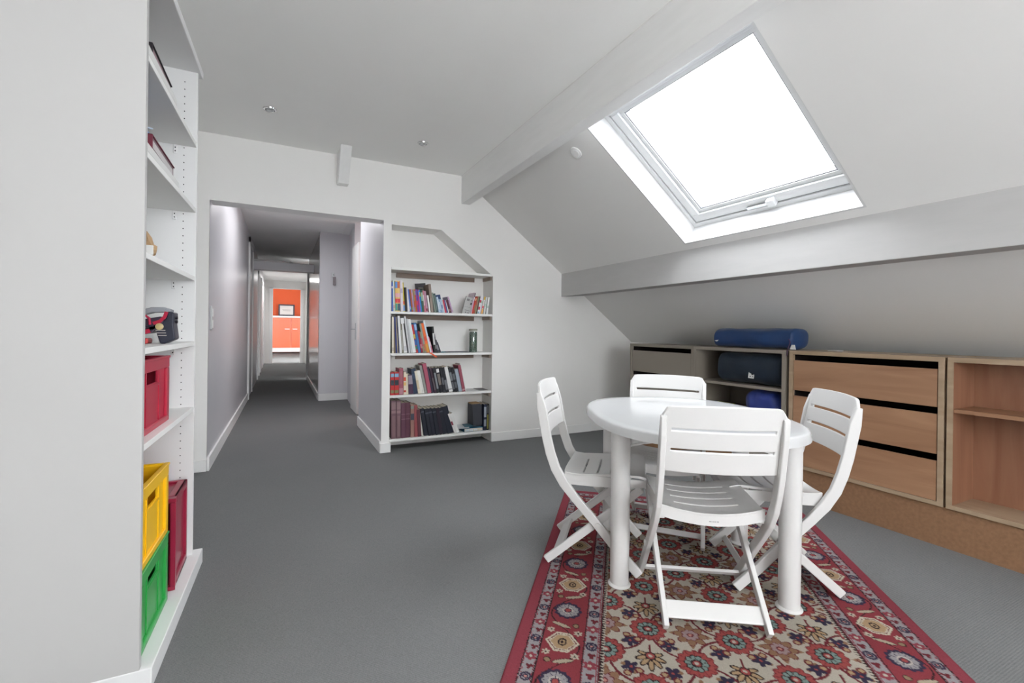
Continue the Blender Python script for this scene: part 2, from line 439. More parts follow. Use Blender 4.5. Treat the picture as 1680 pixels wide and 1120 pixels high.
# hallway
w = MB().prism([(-0.495, D+0.005, 0), (-0.468, 6.2, 0), (-0.438, 8.7, 0), (-0.432, 11.4, 0), (-0.432, 16.5, 0), (-0.7, 16.5, 0), (-0.7, D+0.031, 0), (-0.495, D+0.031, 0)][0:8], (0, 0, ZC+0.03))
structure(w, 'wall_hall_left', M['hall'], 'satin grey left wall of the hallway')
w = MB().prism([(-0.495, D+0.002, 0), (-0.468, 6.2, 0), (-0.442, 8.2, 0), (-0.427, 8.2, 0), (-0.453, 6.2, 0), (-0.480, D+0.002, 0)], (0, 0, 0.105))
structure(w, 'baseboard_hall_left', M['trim'], 'white skirting on the left wall of the hallway')
structure(MB().box(HX1, HX1+0.06, D+0.002, 5.62, 0, ZC+0.03), 'wall_hall_right', M['hall'], 'grey right wall of the hallway beside the book niche')
structure(MB().box(HX1-0.014, HX1, D+0.002, 5.62, 0, 0.105), 'baseboard_hall_right', M['trim'], 'white skirting on the right wall of the hallway')
structure(MB().prism([(0.935, 6.86, 0), (0.976, 7.75, 0), (1.05, 7.75, 0), (1.05, 6.86, 0)], (0, 0, ZC+0.03)), 'wall_hall_right.001', M['hall'], 'hallway wall beyond the side door')
structure(MB().box(0.545, 1.03, 7.75, 7.87, 0, ZC+0.03), 'wall_hall_stub', M['hall'], 'stub wall facing down the hallway')
structure(MB().box(0.555, 0.70, 7.87, 11.0, 0, ZC+0.03), 'wall_hall_right.002', M['gloss'], 'glossy cupboard wall on the right of the hallway')
structure(MB().box(0.540, 0.555, 7.87, 11.0, 0, 0.10), 'baseboard_hall_right.001', M['trim'], 'white skirting under the glossy hallway cupboards')
structure(MB().box(0.525, 0.60, 11.0, 11.09, 0, 2.36), 'trim_2', M['trim'], 'white door casing edge beyond the glossy hallway cupboards')
structure(MB().box(0.75, 0.85, 11.09, 16.5, 0, ZC+0.03), 'wall_hall_right.003', M['wall'], 'pale hallway wall near the orange room')
structure(MB().box(-0.75, 1.1, D+0.17, 16.6, ZC-0.005, ZC+0.06), 'ceiling_hall', M['ceiling'], 'hallway ceiling')
structure(MB().box(-0.46, 0.60, 9.3, 9.5, 2.155, 2.30), 'beam.002', M['hall'], 'timber cross beam high in the hallway')
w = MB().prism([(-0.43, 9.6, 2.35), (0.15, 9.6, 2.35), (0.50, 12.6, 2.62), (-0.10, 12.6, 2.62)], (0, 0, 0.02))
structure(w, 'ceiling_hall.001', M['trim'], 'sloped white ceiling panel behind the hallway cross beam')
# door casings along the left side of the hall
def casing_left(n, x, y0, y1, z, lab, mat):
    w = MB()
    w.box(x-0.04, x+0.02, y0, y0+0.08, 0, z); w.box(x-0.04, x+0.02, y1-0.08, y1, 0, z); w.box(x-0.04, x+0.02, y0, y1, z-0.08, z)
    o = structure(w, 'door_%d' % n, M['trim'], lab)
    MB().box(x-0.04, x-0.004, y0+0.08, y1-0.08, 0.01, z-0.08).build('door_leaf', mat, o)
    return o
d = casing_left(2, -0.437, 8.25, 9.35, 2.53, 'first door on the left of the hallway', M['gloss'])
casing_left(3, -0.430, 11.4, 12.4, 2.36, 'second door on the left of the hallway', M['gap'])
casing_left(4, -0.430, 13.2, 14.9, 2.38, 'third door on the left of the hallway', M['trim'])
# side door of the room off the hall: white leaf standing ajar
d1 = structure(MB().box(0.905, 0.945, 6.30, 6.86, 0.008, 2.26), 'door_1', M['trim'], 'white side door edge on the right of the hallway', bevel=0.003)
h = MB().box(0.899, 0.905, 6.42, 6.46, 0.98, 1.20).build('handle_plate', M['alu'], d1)
MB().tube([(0.899, 6.44, 1.12), (0.86, 6.44, 1.12), (0.855, 6.50, 1.12)], 0.008, 8).build('handle', M['alu'], d1, smooth=True)
w = MB(); w.box(2.7, 2.8, 4.61, 7.7, 0, ZC); w.box(1.051, 2.8, 7.7, 7.74, 0, ZC)
structure(w, 'wall_side_room', M['brick'], 'red papered wall of the room off the hallway')
structure(MB().box(0.86, 2.8, 4.6, 7.75, ZC-0.01, ZC+0.06), 'ceiling_side_room', M['ceiling'], 'ceiling of the room off the hallway')
# white shelves and dark boxes in the side room
sh = empty('shelf_unit', (1.6, 7.6, 0.9), 0, 'white shelf unit on the red wall of the side room', 'shelf')
for z in (0.72, 0.98, 1.24, 1.50, 1.76):
    MB().box(1.03, 2.2, 7.42, 7.698, z, z+0.03).build('shelf_board', M['shelf'], sh)
k = 0
for i, z in enumerate((0.75, 1.01, 1.27, 1.53)):
    o = MB().box(1.05, 1.34, 7.45, 7.66, z, z+0.19).build('storage_box', cmat((74, 44, 56)), bevel=0.004)
    tag(o, 'dark plum box on the %s shelf of the side room' % ('lowest', 'second lowest', 'third', 'fourth')[i], 'box', 'boxes on the side room shelves')

# end of the hall: doorway to the orange room
w = MB()
w.box(-0.75, -0.20, 16.5, 16.6, 0, ZC+0.03); w.box(0.595, 1.1, 16.5, 16.6, 0, ZC+0.03); w.box(-0.21, 0.60, 16.5, 16.6, 2.38, ZC+0.03)
structure(w, 'wall_hall_end', M['wall'], 'wall at the end of the hallway around the orange room doorway')
w = MB()
w.box(-0.30, -0.205, 16.46, 16.62, 0, 2.40); w.box(0.60, 0.695, 16.46, 16.62, 0, 2.40); w.box(-0.30, 0.695, 16.46, 16.62, 2.375, 2.43)
structure(w, 'door_5', M['trim'], 'white door casing at the end of the hallway')
w = MB()
w.box(-1.5, -1.4, 16.6, 24.0, 0, 3.2); w.box(2.3, 2.4, 16.6, 24.0, 0, 3.2)
structure(w, 'wall_end_room', M['wall'], 'white side walls of the orange room')
structure(MB().box(-1.5, 2.4, 23.75, 23.85, 0, 3.2), 'wall_end_room.001', M['orange'], 'bright orange wall at the far end of the hallway')
structure(MB().box(-1.5, 2.4, 16.6, 24.0, 3.2, 3.25), 'ceiling_end_room', M['ceiling'], 'ceiling of the orange room')
cb = empty('sideboard', (0.4, 23.4, 0), 0, 'orange fronted sideboard with a white top at the hallway end', 'sideboard')
MB().box(-1.2, 2.1, 22.98, 23.6, 1.60, 1.67).build('worktop', M['trim'], cb)
MB().box(-1.2, 2.1, 23.06, 23.6, 0.23, 1.60).build('carcass', M['trim'], cb)
MB().box(-1.2, 2.1, 23.03, 23.6, 0.06, 0.23).build('plinth', M['trim'], cb)
for (x0, x1) in ((-1.18, -0.30), (-0.29, 0.46), (0.47, 1.22), (1.23, 2.08)):
    dr = MB().box(x0, x1, 23.03, 23.06, 0.25, 1.585).build('door', M['orange_front'], cb, bevel=0.004)
    xh = x1-0.26 if abs(x0+0.29) < 0.01 else x0+0.05
    MB().box(xh, xh+0.19, 23.0, 23.03, 1.07, 1.10).build('handle', M['alu'], dr)
pf = empty('framed_print', (0.27, 23.36, 1.67), 0, 'dark framed print leaning on the white sideboard top', 'picture')
b = MB(); 
for (x0, x1, z0, z1) in ((-0.06, 0.60, 1.672, 1.732), (-0.06, 0.60, 2.14, 2.20), (-0.06, 0.0, 1.732, 2.14), (0.54, 0.60, 1.732, 2.14)):
    b.box(x0, x1, 23.34, 23.38, z0, z1)
b.build('frame', cmat((58, 60, 72)), pf, bevel=0.004)
MB().box(0.0, 0.54, 23.355, 23.375, 1.732, 2.14).build('print', M['tag'], pf)
b = MB(); b.box(0.12, 0.42, 23.352, 23.354, 1.90, 1.915); b.box(0.10, 0.44, 23.352, 23.354, 1.95, 1.965)
b.build('print_lines', M['greyink'], pf)
# light switch and hook in the hallway
sw = empty('wall_switch', (-0.49, 4.40, 1.20), 0, 'white double wall switch just inside the hallway opening', 'switch')
MB().box(-0.494, -0.481, 4.345, 4.425, 1.10, 1.29).build('plate', M['pvc'], sw, bevel=0.003)
for z in (1.115, 1.205):
    MB().box(-0.482, -0.475, 4.36, 4.41, z, z+0.065).build('rocker', M['trim'], sw, bevel=0.002)
hk = empty('wall_hook', (0.745, 7.74, 1.9), 0, 'small grey hook with keys hanging on the hallway stub wall', 'hook')
MB().box(0.72, 0.76, 7.735, 7.75, 1.93, 2.0).build('plate', M['alu'], hk, bevel=0.003)
MB().tube([(0.74, 7.735, 1.96), (0.74, 7.70, 1.95), (0.74, 7.69, 1.98)], 0.006, 6).build('peg', M['alu'], hk)
MB().box(0.735, 0.775, 7.70, 7.712, 1.80, 1.93).build('key_fob', cmat((136, 128, 132)), hk, bevel=0.003)

# ------------------------------------------------------------------ skylight
def skylight(n, SK, lab):
    s0, s1, y0, y1 = SK
    wnd = empty('window_%d' % n, slope_pt((s0+s1)/2, (y0+y1)/2, 0.15), 0, lab, None, None, 'structure')
    def ring(m, name, a, bb, d0, d1, mat, bev=0.003):
        """rectangular frame between inset a and inset bb, depth d0..d1 above the slope"""
        b = MB()
        def piece(sa, sb, ya, yb): b.obox(slope_pt(sa, ya, d0), SE*(sb-sa), Vector((0, yb-ya, 0)), SN*(d1-d0))
        piece(s0+a, s0+bb, y0+a, y1-a); piece(s1-bb, s1-a, y0+a, y1-a)
        piece(s0+bb, s1-bb, y0+a, y0+bb); piece(s0+bb, s1-bb, y1-bb, y1-a)
        return b.build(name, mat, m, bevel=bev)
    ring(wnd, 'lining', 0.0005, 0.012, 0.0, 0.16, M['lining'], 0.0)
    ring(wnd, 'window_frame', 0.001, 0.044, 0.16, 0.265, M['pvc'])
    ring(wnd, 'seal', 0.044, 0.050, 0.175, 0.25, M['seal'], 0.0)
    sash = ring(wnd, 'sash', 0.050, 0.112, 0.168, 0.25, M['pvc'])
    ring(wnd, 'glazing_bead', 0.112, 0.140, 0.185, 0.25, M['pvc'])
    ring(wnd, 'gasket', 0.140, 0.146, 0.19, 0.24, M['seal'], 0.0)
    b = MB(); b.obox(slope_pt(s0+0.143, y0+0.143, 0.215), SE*(s1-s0-0.286), Vector((0, y1-y0-0.286, 0)), SN*0.016)
    b.build('pane', M['glass'], wnd)
    # handle on the bottom rail and the upper ventilation bar
    yc = (y0+y1)/2-0.03
    b = MB(); b.obox(slope_pt(s1-0.070, yc-0.02, 0.150), SE*0.018, Vector((0, 0.17, 0)), SN*0.018)
    hd = b.build('handle', M['alu'], wnd, bevel=0.003)
    b = MB(); b.obox(slope_pt(s1-0.095, yc-0.05, 0.135), SE*0.05, Vector((0, 0.05, 0)), SN*0.035)
    b.build('handle_catch', M['pvc'], wnd, bevel=0.004)
    b = MB(); b.obox(slope_pt(s0+0.052, y0+0.055, 0.130), SE*0.035, Vector((0, y1-y0-0.11, 0)), SN*0.04)
    b.build('ventilation_bar', M['pvc'], wnd, bevel=0.004)
    b = MB(); b.lathe([(0.006, -0.001), (0.006, 0.001)], (0, 0, 0), 10)
    return wnd
skylight(1, SKY1, 'large white framed skylight in the sloped ceiling')

# recessed spotlights and the detector disc
for (x, y, lab) in ((-0.077, 3.61, 'chrome recessed spotlight nearer the bookcase'), (1.019, 3.674, 'chrome recessed spotlight nearer the timber beam')):
    s = empty('ceiling_spotlight', (x, y, ZC), 0, lab, 'spotlight', 'recessed ceiling spotlights')
    MB().lathe([(0.030, -0.001), (0.032, -0.007), (0.041, -0.006), (0.043, 0.0)], (x, y, ZC), 24).build('ring', M['chrome'], s, smooth=True)
    MB().lathe([(0.004, -0.012), (0.018, -0.010), (0.026, -0.004), (0.027, 0.0)], (x, y, ZC-0.004), 20).build('lamp', M['alu'], s, smooth=True)
    MB().lathe([(0.003, -0.014), (0.012, -0.012), (0.016, -0.008), (0.016, 0.0)], (x-0.004, y-0.004, ZC-0.008), 16).build('bulb', M['plastic_top'], s, smooth=True)
dp = slope_pt(0.069, 2.75)
dt = empty('smoke_detector', dp, 0, 'round white disc on the slope beside the skylight', 'detector')
b = MB().lathe([(0.047, 0.0), (0.047, 0.006), (0.040, 0.010), (0.034, 0.008), (0.030, 0.012), (0.004, 0.013)], (0, 0, 0), 28)
o = b.build('cover', M['trim'], dt, smooth=True, local=True)
o.rotation_euler = (-SN).to_track_quat('Z', 'Y').to_euler()

# ------------------------------------------------------------------ tall white bookcase
def xf(y): return -0.372+(y-1.79)*0.0283      # its front is a little out of square with the hall
BY0, BY1, BXB = 1.768, 2.586, -0.765
bc = empty('bookcase', (-0.56, 2.18, 0), 0, 'tall white bookcase with peg holes and crates on its lowest shelf', 'bookcase')
def slabxy(y0, y1, xb, off, z0, z1, name, mat, bev=0.0015, par=None):
    return MB().prism([(xb, y0, z0), (xf(y0)+off, y0, z0), (xf(y1)+off, y1, z0), (xb, y1, z0)], (0, 0, z1-z0)).build(name, mat, par or bc, bevel=bev)
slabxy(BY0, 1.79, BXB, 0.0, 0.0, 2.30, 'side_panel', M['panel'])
slabxy(2.5665, BY1, BXB, 0.0, 0.0, 2.30, 'side_panel', M['laminate'])
MB().box(BXB, BXB+0.006, 1.79, 2.5665, 0.068, 2.29).build('back_panel', M['laminate'], bc)
slabxy(BY0-0.002, 2.625, BXB, 0.032, 0.0, 0.068, 'base', M['laminate'], 0.003)
slabxy(BY0-0.002, 2.625, BXB, 0.012, 2.292, 2.325, 'cornice', M['laminate'], 0.003)
SHZ = (0.751, 1.053, 1.352, 1.667, 1.967)
for z in SHZ:
    slabxy(1.7905, 2.566, BXB+0.007, -0.002, z-0.020, z, 'shelf', M['shelf'])
    MB().box(-0.440, -0.425, 2.560, 2.566, z-0.060, z-0.020).build('shelf_bracket', M['laminate'], bc, bevel=0.002)
b = MB()
z = 0.33
while z < 2.26:
    if all(abs(z-(s-0.01)) > 0.018 for s in SHZ): b.lathe([(0.0024, -0.0008), (0.0024, 0.0008)], (-0.400, 2.5662, z), 8, 'Y')
    z += 0.0335
for s in SHZ:
    for dz in (0.034, 0.050): b.lathe([(0.0026, -0.0008), (0.0026, 0.0008)], (-0.432, 2.5596, s-dz), 8, 'Y')
tag(b.build('peg_hole', M['hole'], bc), kind='stuff')

# boxes and books on it
def album(z, y0, y1, x0, x1, h, name, lab, cat, spine, side, band):
    a = empty(name, ((x0+x1)/2, (y0+y1)/2, z), 0, lab, cat)
    b = MB(); b.box(x0, x1, y0, y1, z+0.0005, z+0.004); b.box(x0, x1, y0, y1, z+h-0.004, z+h); b.box(x0, x1, y0, y0+0.006, z+0.0005, z+h)
    b.build('cover', spine, a, bevel=0.0012)
    MB().box(x0, x1-0.004, y0+0.006, y1-0.004, z+0.0045, z+h-0.0045).build('page_block', side, a)
    MB().box(x1-0.010, x1-0.003, y0+0.02, y1-0.02, z+h*0.30, z+h*0.72).build('side_label', band, a)
    return a
tag(MB().prism([(-0.66, 1.800, 1.9675), (-0.374, 1.800, 1.9675), (-0.366, 2.19, 1.9675), (-0.66, 2.19, 1.9675)], (0, 0, 0.031)).build('paper_stack', M['tag'], bevel=0.002), 'white stack of paper under the black album on the topmost bookcase shelf', 'paper')
album(1.999, 1.872, 2.18, -0.640, -0.379, 0.044, 'photo_album', 'black album lying flat on the topmost bookcase shelf', 'album', cmat((44, 38, 44)), cmat((92, 84, 82)), cmat((150, 120, 128)))
tag(MB().prism([(-0.66, 1.800, 1.6675), (-0.374, 1.800, 1.6675), (-0.366, 2.25, 1.6675), (-0.66, 2.25, 1.6675)], (0, 0, 0.027)).build('paper_stack', M['tag'], bevel=0.002), 'white stack of paper under the burgundy box on the bookcase', 'paper')
a = album(1.695, 1.885, 2.242, -0.640, -0.379, 0.056, 'box_file', 'burgundy box lying flat on the second bookcase shelf', 'box', cmat((110, 44, 60)), cmat((118, 92, 98)), cmat((196, 192, 192)))
MB().box(-0.52, -0.396, 1.8835, 1.886, 1.705, 1.741).build('spine_label', M['tag'], a)
MB().box(-0.52, -0.400, 1.8830, 1.8836, 1.710, 1.736).build('spine_print', cmat((110, 20, 40)), a)
t = empty('picture_book', (-0.50, 1.95, 2.044), 0, 'red and white book standing behind the black album', 'book')
MB().box(-0.62, -0.422, 1.93, 1.96, 2.0435, 2.19).build('cover', cmat((134, 48, 56)), t, bevel=0.002)
MB().box(-0.62, -0.4225, 1.935, 1.955, 2.05, 2.185).build('page_block', M['tag'], t)
t = tag(MB().prism([(-0.66, 1.94, 1.7515), (-0.404, 1.90, 1.7515), (-0.396, 2.16, 1.7515), (-0.62, 2.20, 1.7515)], (0, 0, 0.03)).build('plastic_pouch', cmat((110, 140, 196), 0.25), bevel=0.008), 'blue and clear plastic pouch on the burgundy box', 'pouch')
MB().prism([(-0.60, 1.99, 1.7817), (-0.41, 1.92, 1.7817), (-0.41, 2.04, 1.818), (-0.58, 2.12, 1.818)], (0, 0.006, 0.006)).build('loose_sheet', cmat((176, 198, 220), 0.3), t)
# crumpled kraft paper parcel
t = empty('paper_parcel', (-0.41, 1.93, 1.3525), 0, 'crumpled brown paper parcel on the third bookcase shelf', 'parcel')
b = MB(); rnd = random.Random(3)
bm_pts = []
for (cx, cy, cz, rx, ry, rz_) in ((-0.42, 1.91, 1.40, 0.040, 0.06, 0.035), (-0.40, 1.93, 1.376, 0.026, 0.05, 0.022)):
    prof = []
    vs_, fs_ = [], []
    nu, nv = 9, 6
    for j in range(nv+1):
        for i in range(nu):
            ph = math.pi*j/nv; th = 2*math.pi*i/nu; k = 1+rnd.uniform(-0.28, 0.28)
            vs_.append((cx+rx*k*math.sin(ph)*math.cos(th), cy+ry*k*math.sin(ph)*math.sin(th), max(1.353, cz+rz_*k*math.cos(ph))))
    for j in range(nv):
        for i in range(nu): fs_.append((j*nu+i, j*nu+(i+1) % nu, (j+1)*nu+(i+1) % nu, (j+1)*nu+i))
    b.add(vs_, fs_)
b.build('wrapping', M['kraft'], t)
MB().box(-0.425, -0.372, 1.876, 1.882, 1.354, 1.385).build('tape', M['tag'], t, bevel=0.002)
# hand held gadget with an arched grip
g = empty('handheld_vacuum', (-0.42, 2.25, 1.053), 0, 'dark handheld vacuum with a silver arched grip and red trim on the bookcase', 'vacuum')
def xzprism(poly, y0, y1): return MB().prism([(x, y0, z) for x, z in poly], (0, y1-y0, 0))
xzprism([(-0.415, 1.0535), (-0.400, 1.0535), (-0.366, 1.072), (-0.373, 1.130), (-0.371, 1.176), (-0.392, 1.180), (-0.398, 1.150), (-0.432, 1.115)], 2.215, 2.30).build('dust_box', cmat((44, 46, 60), 0.35), g, bevel=0.005)
xzprism([(-0.432, 1.115), (-0.402, 1.150), (-0.410, 1.128), (-0.440, 1.095), (-0.520, 1.082), (-0.520, 1.120)], 2.212, 2.303).build('nozzle', cmat((70, 60, 74), 0.4), g, bevel=0.004)
xzprism([(-0.520, 1.1205), (-0.4325, 1.1155), (-0.404, 1.147), (-0.412, 1.160), (-0.450, 1.152), (-0.520, 1.136)], 2.218, 2.297).build('motor_housing', cmat((62, 52, 68), 0.35), g, bevel=0.004)
MB().tube([(-0.520, 2.212, 1.125), (-0.478, 2.206, 1.150), (-0.462, 2.204, 1.165), (-0.448, 2.206, 1.152), (-0.446, 2.212, 1.128)], 0.005, 8).build('wrist_loop', cmat((176, 34, 70), 0.4), g, smooth=True)
b = MB(); b.strip([(-0.520, 1.150), (-0.480, 1.172), (-0.445, 1.184), (-0.410, 1.186), (-0.385, 1.178)], 0.010, 2.225, 2.29); b.build('grip', cmat((150, 152, 158), 0.25), g, bevel=0.004)
b = MB(); b.strip([(-0.394, 1.178), (-0.400, 1.158), (-0.415, 1.140), (-0.436, 1.132)], 0.006, 2.210, 2.214); b.strip([(-0.520, 1.085), (-0.480, 1.092), (-0.445, 1.104)], 0.008, 2.208, 2.212); b.build('red_trim', cmat((176, 34, 62), 0.3), g)
MB().lathe([(0.013, 0.0), (0.013, -0.006), (0.006, -0.008)], (-0.416, 2.214, 1.120), 16, 'Y').build('button', cmat((190, 170, 120), 0.3), g, smooth=True)
b = MB()
for k in range(3): b.box(-0.428+k*0.004, -0.398+k*0.002, 2.211, 2.216, 1.104-k*0.010, 1.107-k*0.010)
b.build('vent_slot', cmat((170, 164, 160), 0.4), g)
for z in (1.140, 1.155): MB().lathe([(0.006, 0.0), (0.006, 0.008)], (-0.372, 2.25, z), 10, 'X').build('knob', cmat((40, 36, 44), 0.4), g)
MB().box(-0.50, -0.450, 2.20, 2.28, 1.0535, 1.075).build('foot', cmat((190, 60, 60), 0.4), g, bevel=0.006)

def crate(name, mat, L, W, H, lab, loc, rot=(0, 0, 0), hole_far=True):
    """stacking crate, open at the top: x = L, y = W, origin at the centre of its bottom"""
    t = empty(name, loc, 0, lab, 'crate'); t.rotation_euler = rot
    l, wd, th = L/2, W/2, 0.006
    b = MB(); b.box(-l+0.01, l-0.01, -wd+0.01, wd-0.01, 0.0, th)
    b.build('base', mat, t, local=True)
    b = MB()
    hz0, hz1 = H*0.645, H*0.815
    for sx in (-1, 1):
        x0, x1 = sorted((sx*(l-0.010), sx*(l-0.010-th)))
        hh = W*0.18
        b.box(x0, x1, -wd+0.01, -hh, th, H-0.045); b.box(x0, x1, hh, wd-0.01, th, H-0.045)
        b.box(x0, x1, -hh, hh, th, hz0); b.box(x0, x1, -hh, hh, hz1, H-0.045)
    for sy in (-1, 1):
        y0, y1 = sorted((sy*(wd-0.010), sy*(wd-0.010-th)))
        b.box(-l+0.01, l-0.01, y0, y1, th, H-0.045)
    b.build('side_wall', mat, t, local=True)
    b = MB()
    for sx in (-1, 1):
        x0, x1 = sorted((sx*l, sx*(l-0.018))); b.box(x0, x1, -wd, wd, H-0.045, H-0.006)
    for sy in (-1, 1):
        y0, y1 = sorted((sy*wd, sy*(wd-0.018))); b.box(-l+0.018, l-0.018, y0, y1, H-0.045, H-0.006)
    b.build('top_band', mat, t, local=True, bevel=0.002)
    b = MB()
    for sx in (-1, 1):
        x0, x1 = sorted((sx*(l+0.003), sx*(l-0.014))); b.box(x0, x1, -wd-0.003, wd+0.003, H-0.008, H)
    for sy in (-1, 1):
        y0, y1 = sorted((sy*(wd+0.003), sy*(wd-0.014))); b.box(-l+0.014, l-0.014, y0, y1, H-0.008, H)
    b.build('rim', mat, t, local=True, bevel=0.002)
    for sx in (-1, 1):
        for sy in (-1, 1):
            b = MB(); x0, x1 = sorted((sx*l, sx*(l-0.030))); y0, y1 = sorted((sy*wd, sy*(wd-0.012)))
            b.box(x0, x1, y0, y1, 0.02, H-0.045)
            x0, x1 = sorted((sx*l, sx*(l-0.012))); y0, y1 = sorted((sy*wd, sy*(wd-0.034)))
            b.box(x0, x1, y0, y1, 0.02, H-0.045)
            b.build('corner_post', mat, t, local=True, bevel=0.003)
    b = MB()
    for sx in (-1, 1):
        x0, x1 = sorted((sx*l, sx*(l-0.014))); b.box(x0, x1, -wd, wd, 0.0, 0.022)
    for sy in (-1, 1):
        y0, y1 = sorted((sy*wd, sy*(wd-0.014))); b.box(-l, l, y0, y1, 0.0, 0.022)
    b.build('bottom_band', mat, t, local=True, bevel=0.003)
    for sx in (-1, 1):
        x0, x1 = sorted((sx*(l-0.0065), sx*(l-0.011)))
        for yy in (-W*0.22, W*0.22-0.008): MB().box(x0, x1, yy, yy+0.008, 0.022, H-0.045).build('rib', mat, t, local=True)
        MB().box(x0, x1, -W*0.22+0.008, W*0.22-0.008, hz0-0.012, hz0-0.004).build('rib', mat, t, local=True)
    return t
crate('crate', M['red_crate'], 0.34, 0.40, 0.255, 'crimson crate on the lowest adjustable bookcase shelf', (-0.565, 2.055, 0.7515), (0, 0, -0.03))
crate('crate', M['green_crate'], 0.34, 0.36, 0.265, 'green crate on the bookcase base under the yellow one', (-0.548, 2.005, 0.0685), (0, 0, -0.02))
crate('crate', M['yellow_crate'], 0.34, 0.36, 0.265, 'yellow crate stacked on the green crate', (-0.550, 2.003, 0.334), (0, 0, -0.03))
sidec = crate('crate', M['red_crate_dark'], 0.36, 0.34, 0.28, 'burgundy crate standing on its side beside the stacked crates', (-0.535, 2.525, 0.2525))
# its open top faces the near end of the bookcase
sidec.rotation_euler = Matrix(((0, -1, 0), (0, 0, -1), (1, 0, 0))).to_euler()

# ------------------------------------------------------------------ shelves and books in the wall niche
NSH = ((1.692, 'top'), (1.288, 'upper'), (0.902, 'middle'), (0.515, 'lower'), (0.111, 'bottom'))
for i, (z, nm) in enumerate(NSH):
    lab = ('empty white board closing the top of the shelf niche', 'white niche shelf carrying comics and thin books', 'white niche shelf carrying magazines and the glass jar',
           'white niche shelf carrying black novels and red hardbacks', 'lowest white niche shelf carrying bound volumes')[i]
    s = empty('niche_shelf', ((NX0+NX1)/2, 4.40, z), 0, lab, 'shelf', 'white shelves in the wall niche')
    MB().box(NX0+0.002, NX1-0.002, D+0.004, NY-0.001, z-0.022, z).build('board', M['shelf'], s, bevel=0.0015)
    if i < 4:
        if i < 3: MB().box(NX0+0.10, 1.815, NY-0.022, NY-0.001, z-0.022-0.045, z-0.0225).build('rear_batten', M['batten'], s)
        MB().box(NX1-0.020, NX1-0.001, D+0.03, NY-0.03, z-0.022-0.035, z-0.0225).build('side_cleat', M['batten_y'], s)

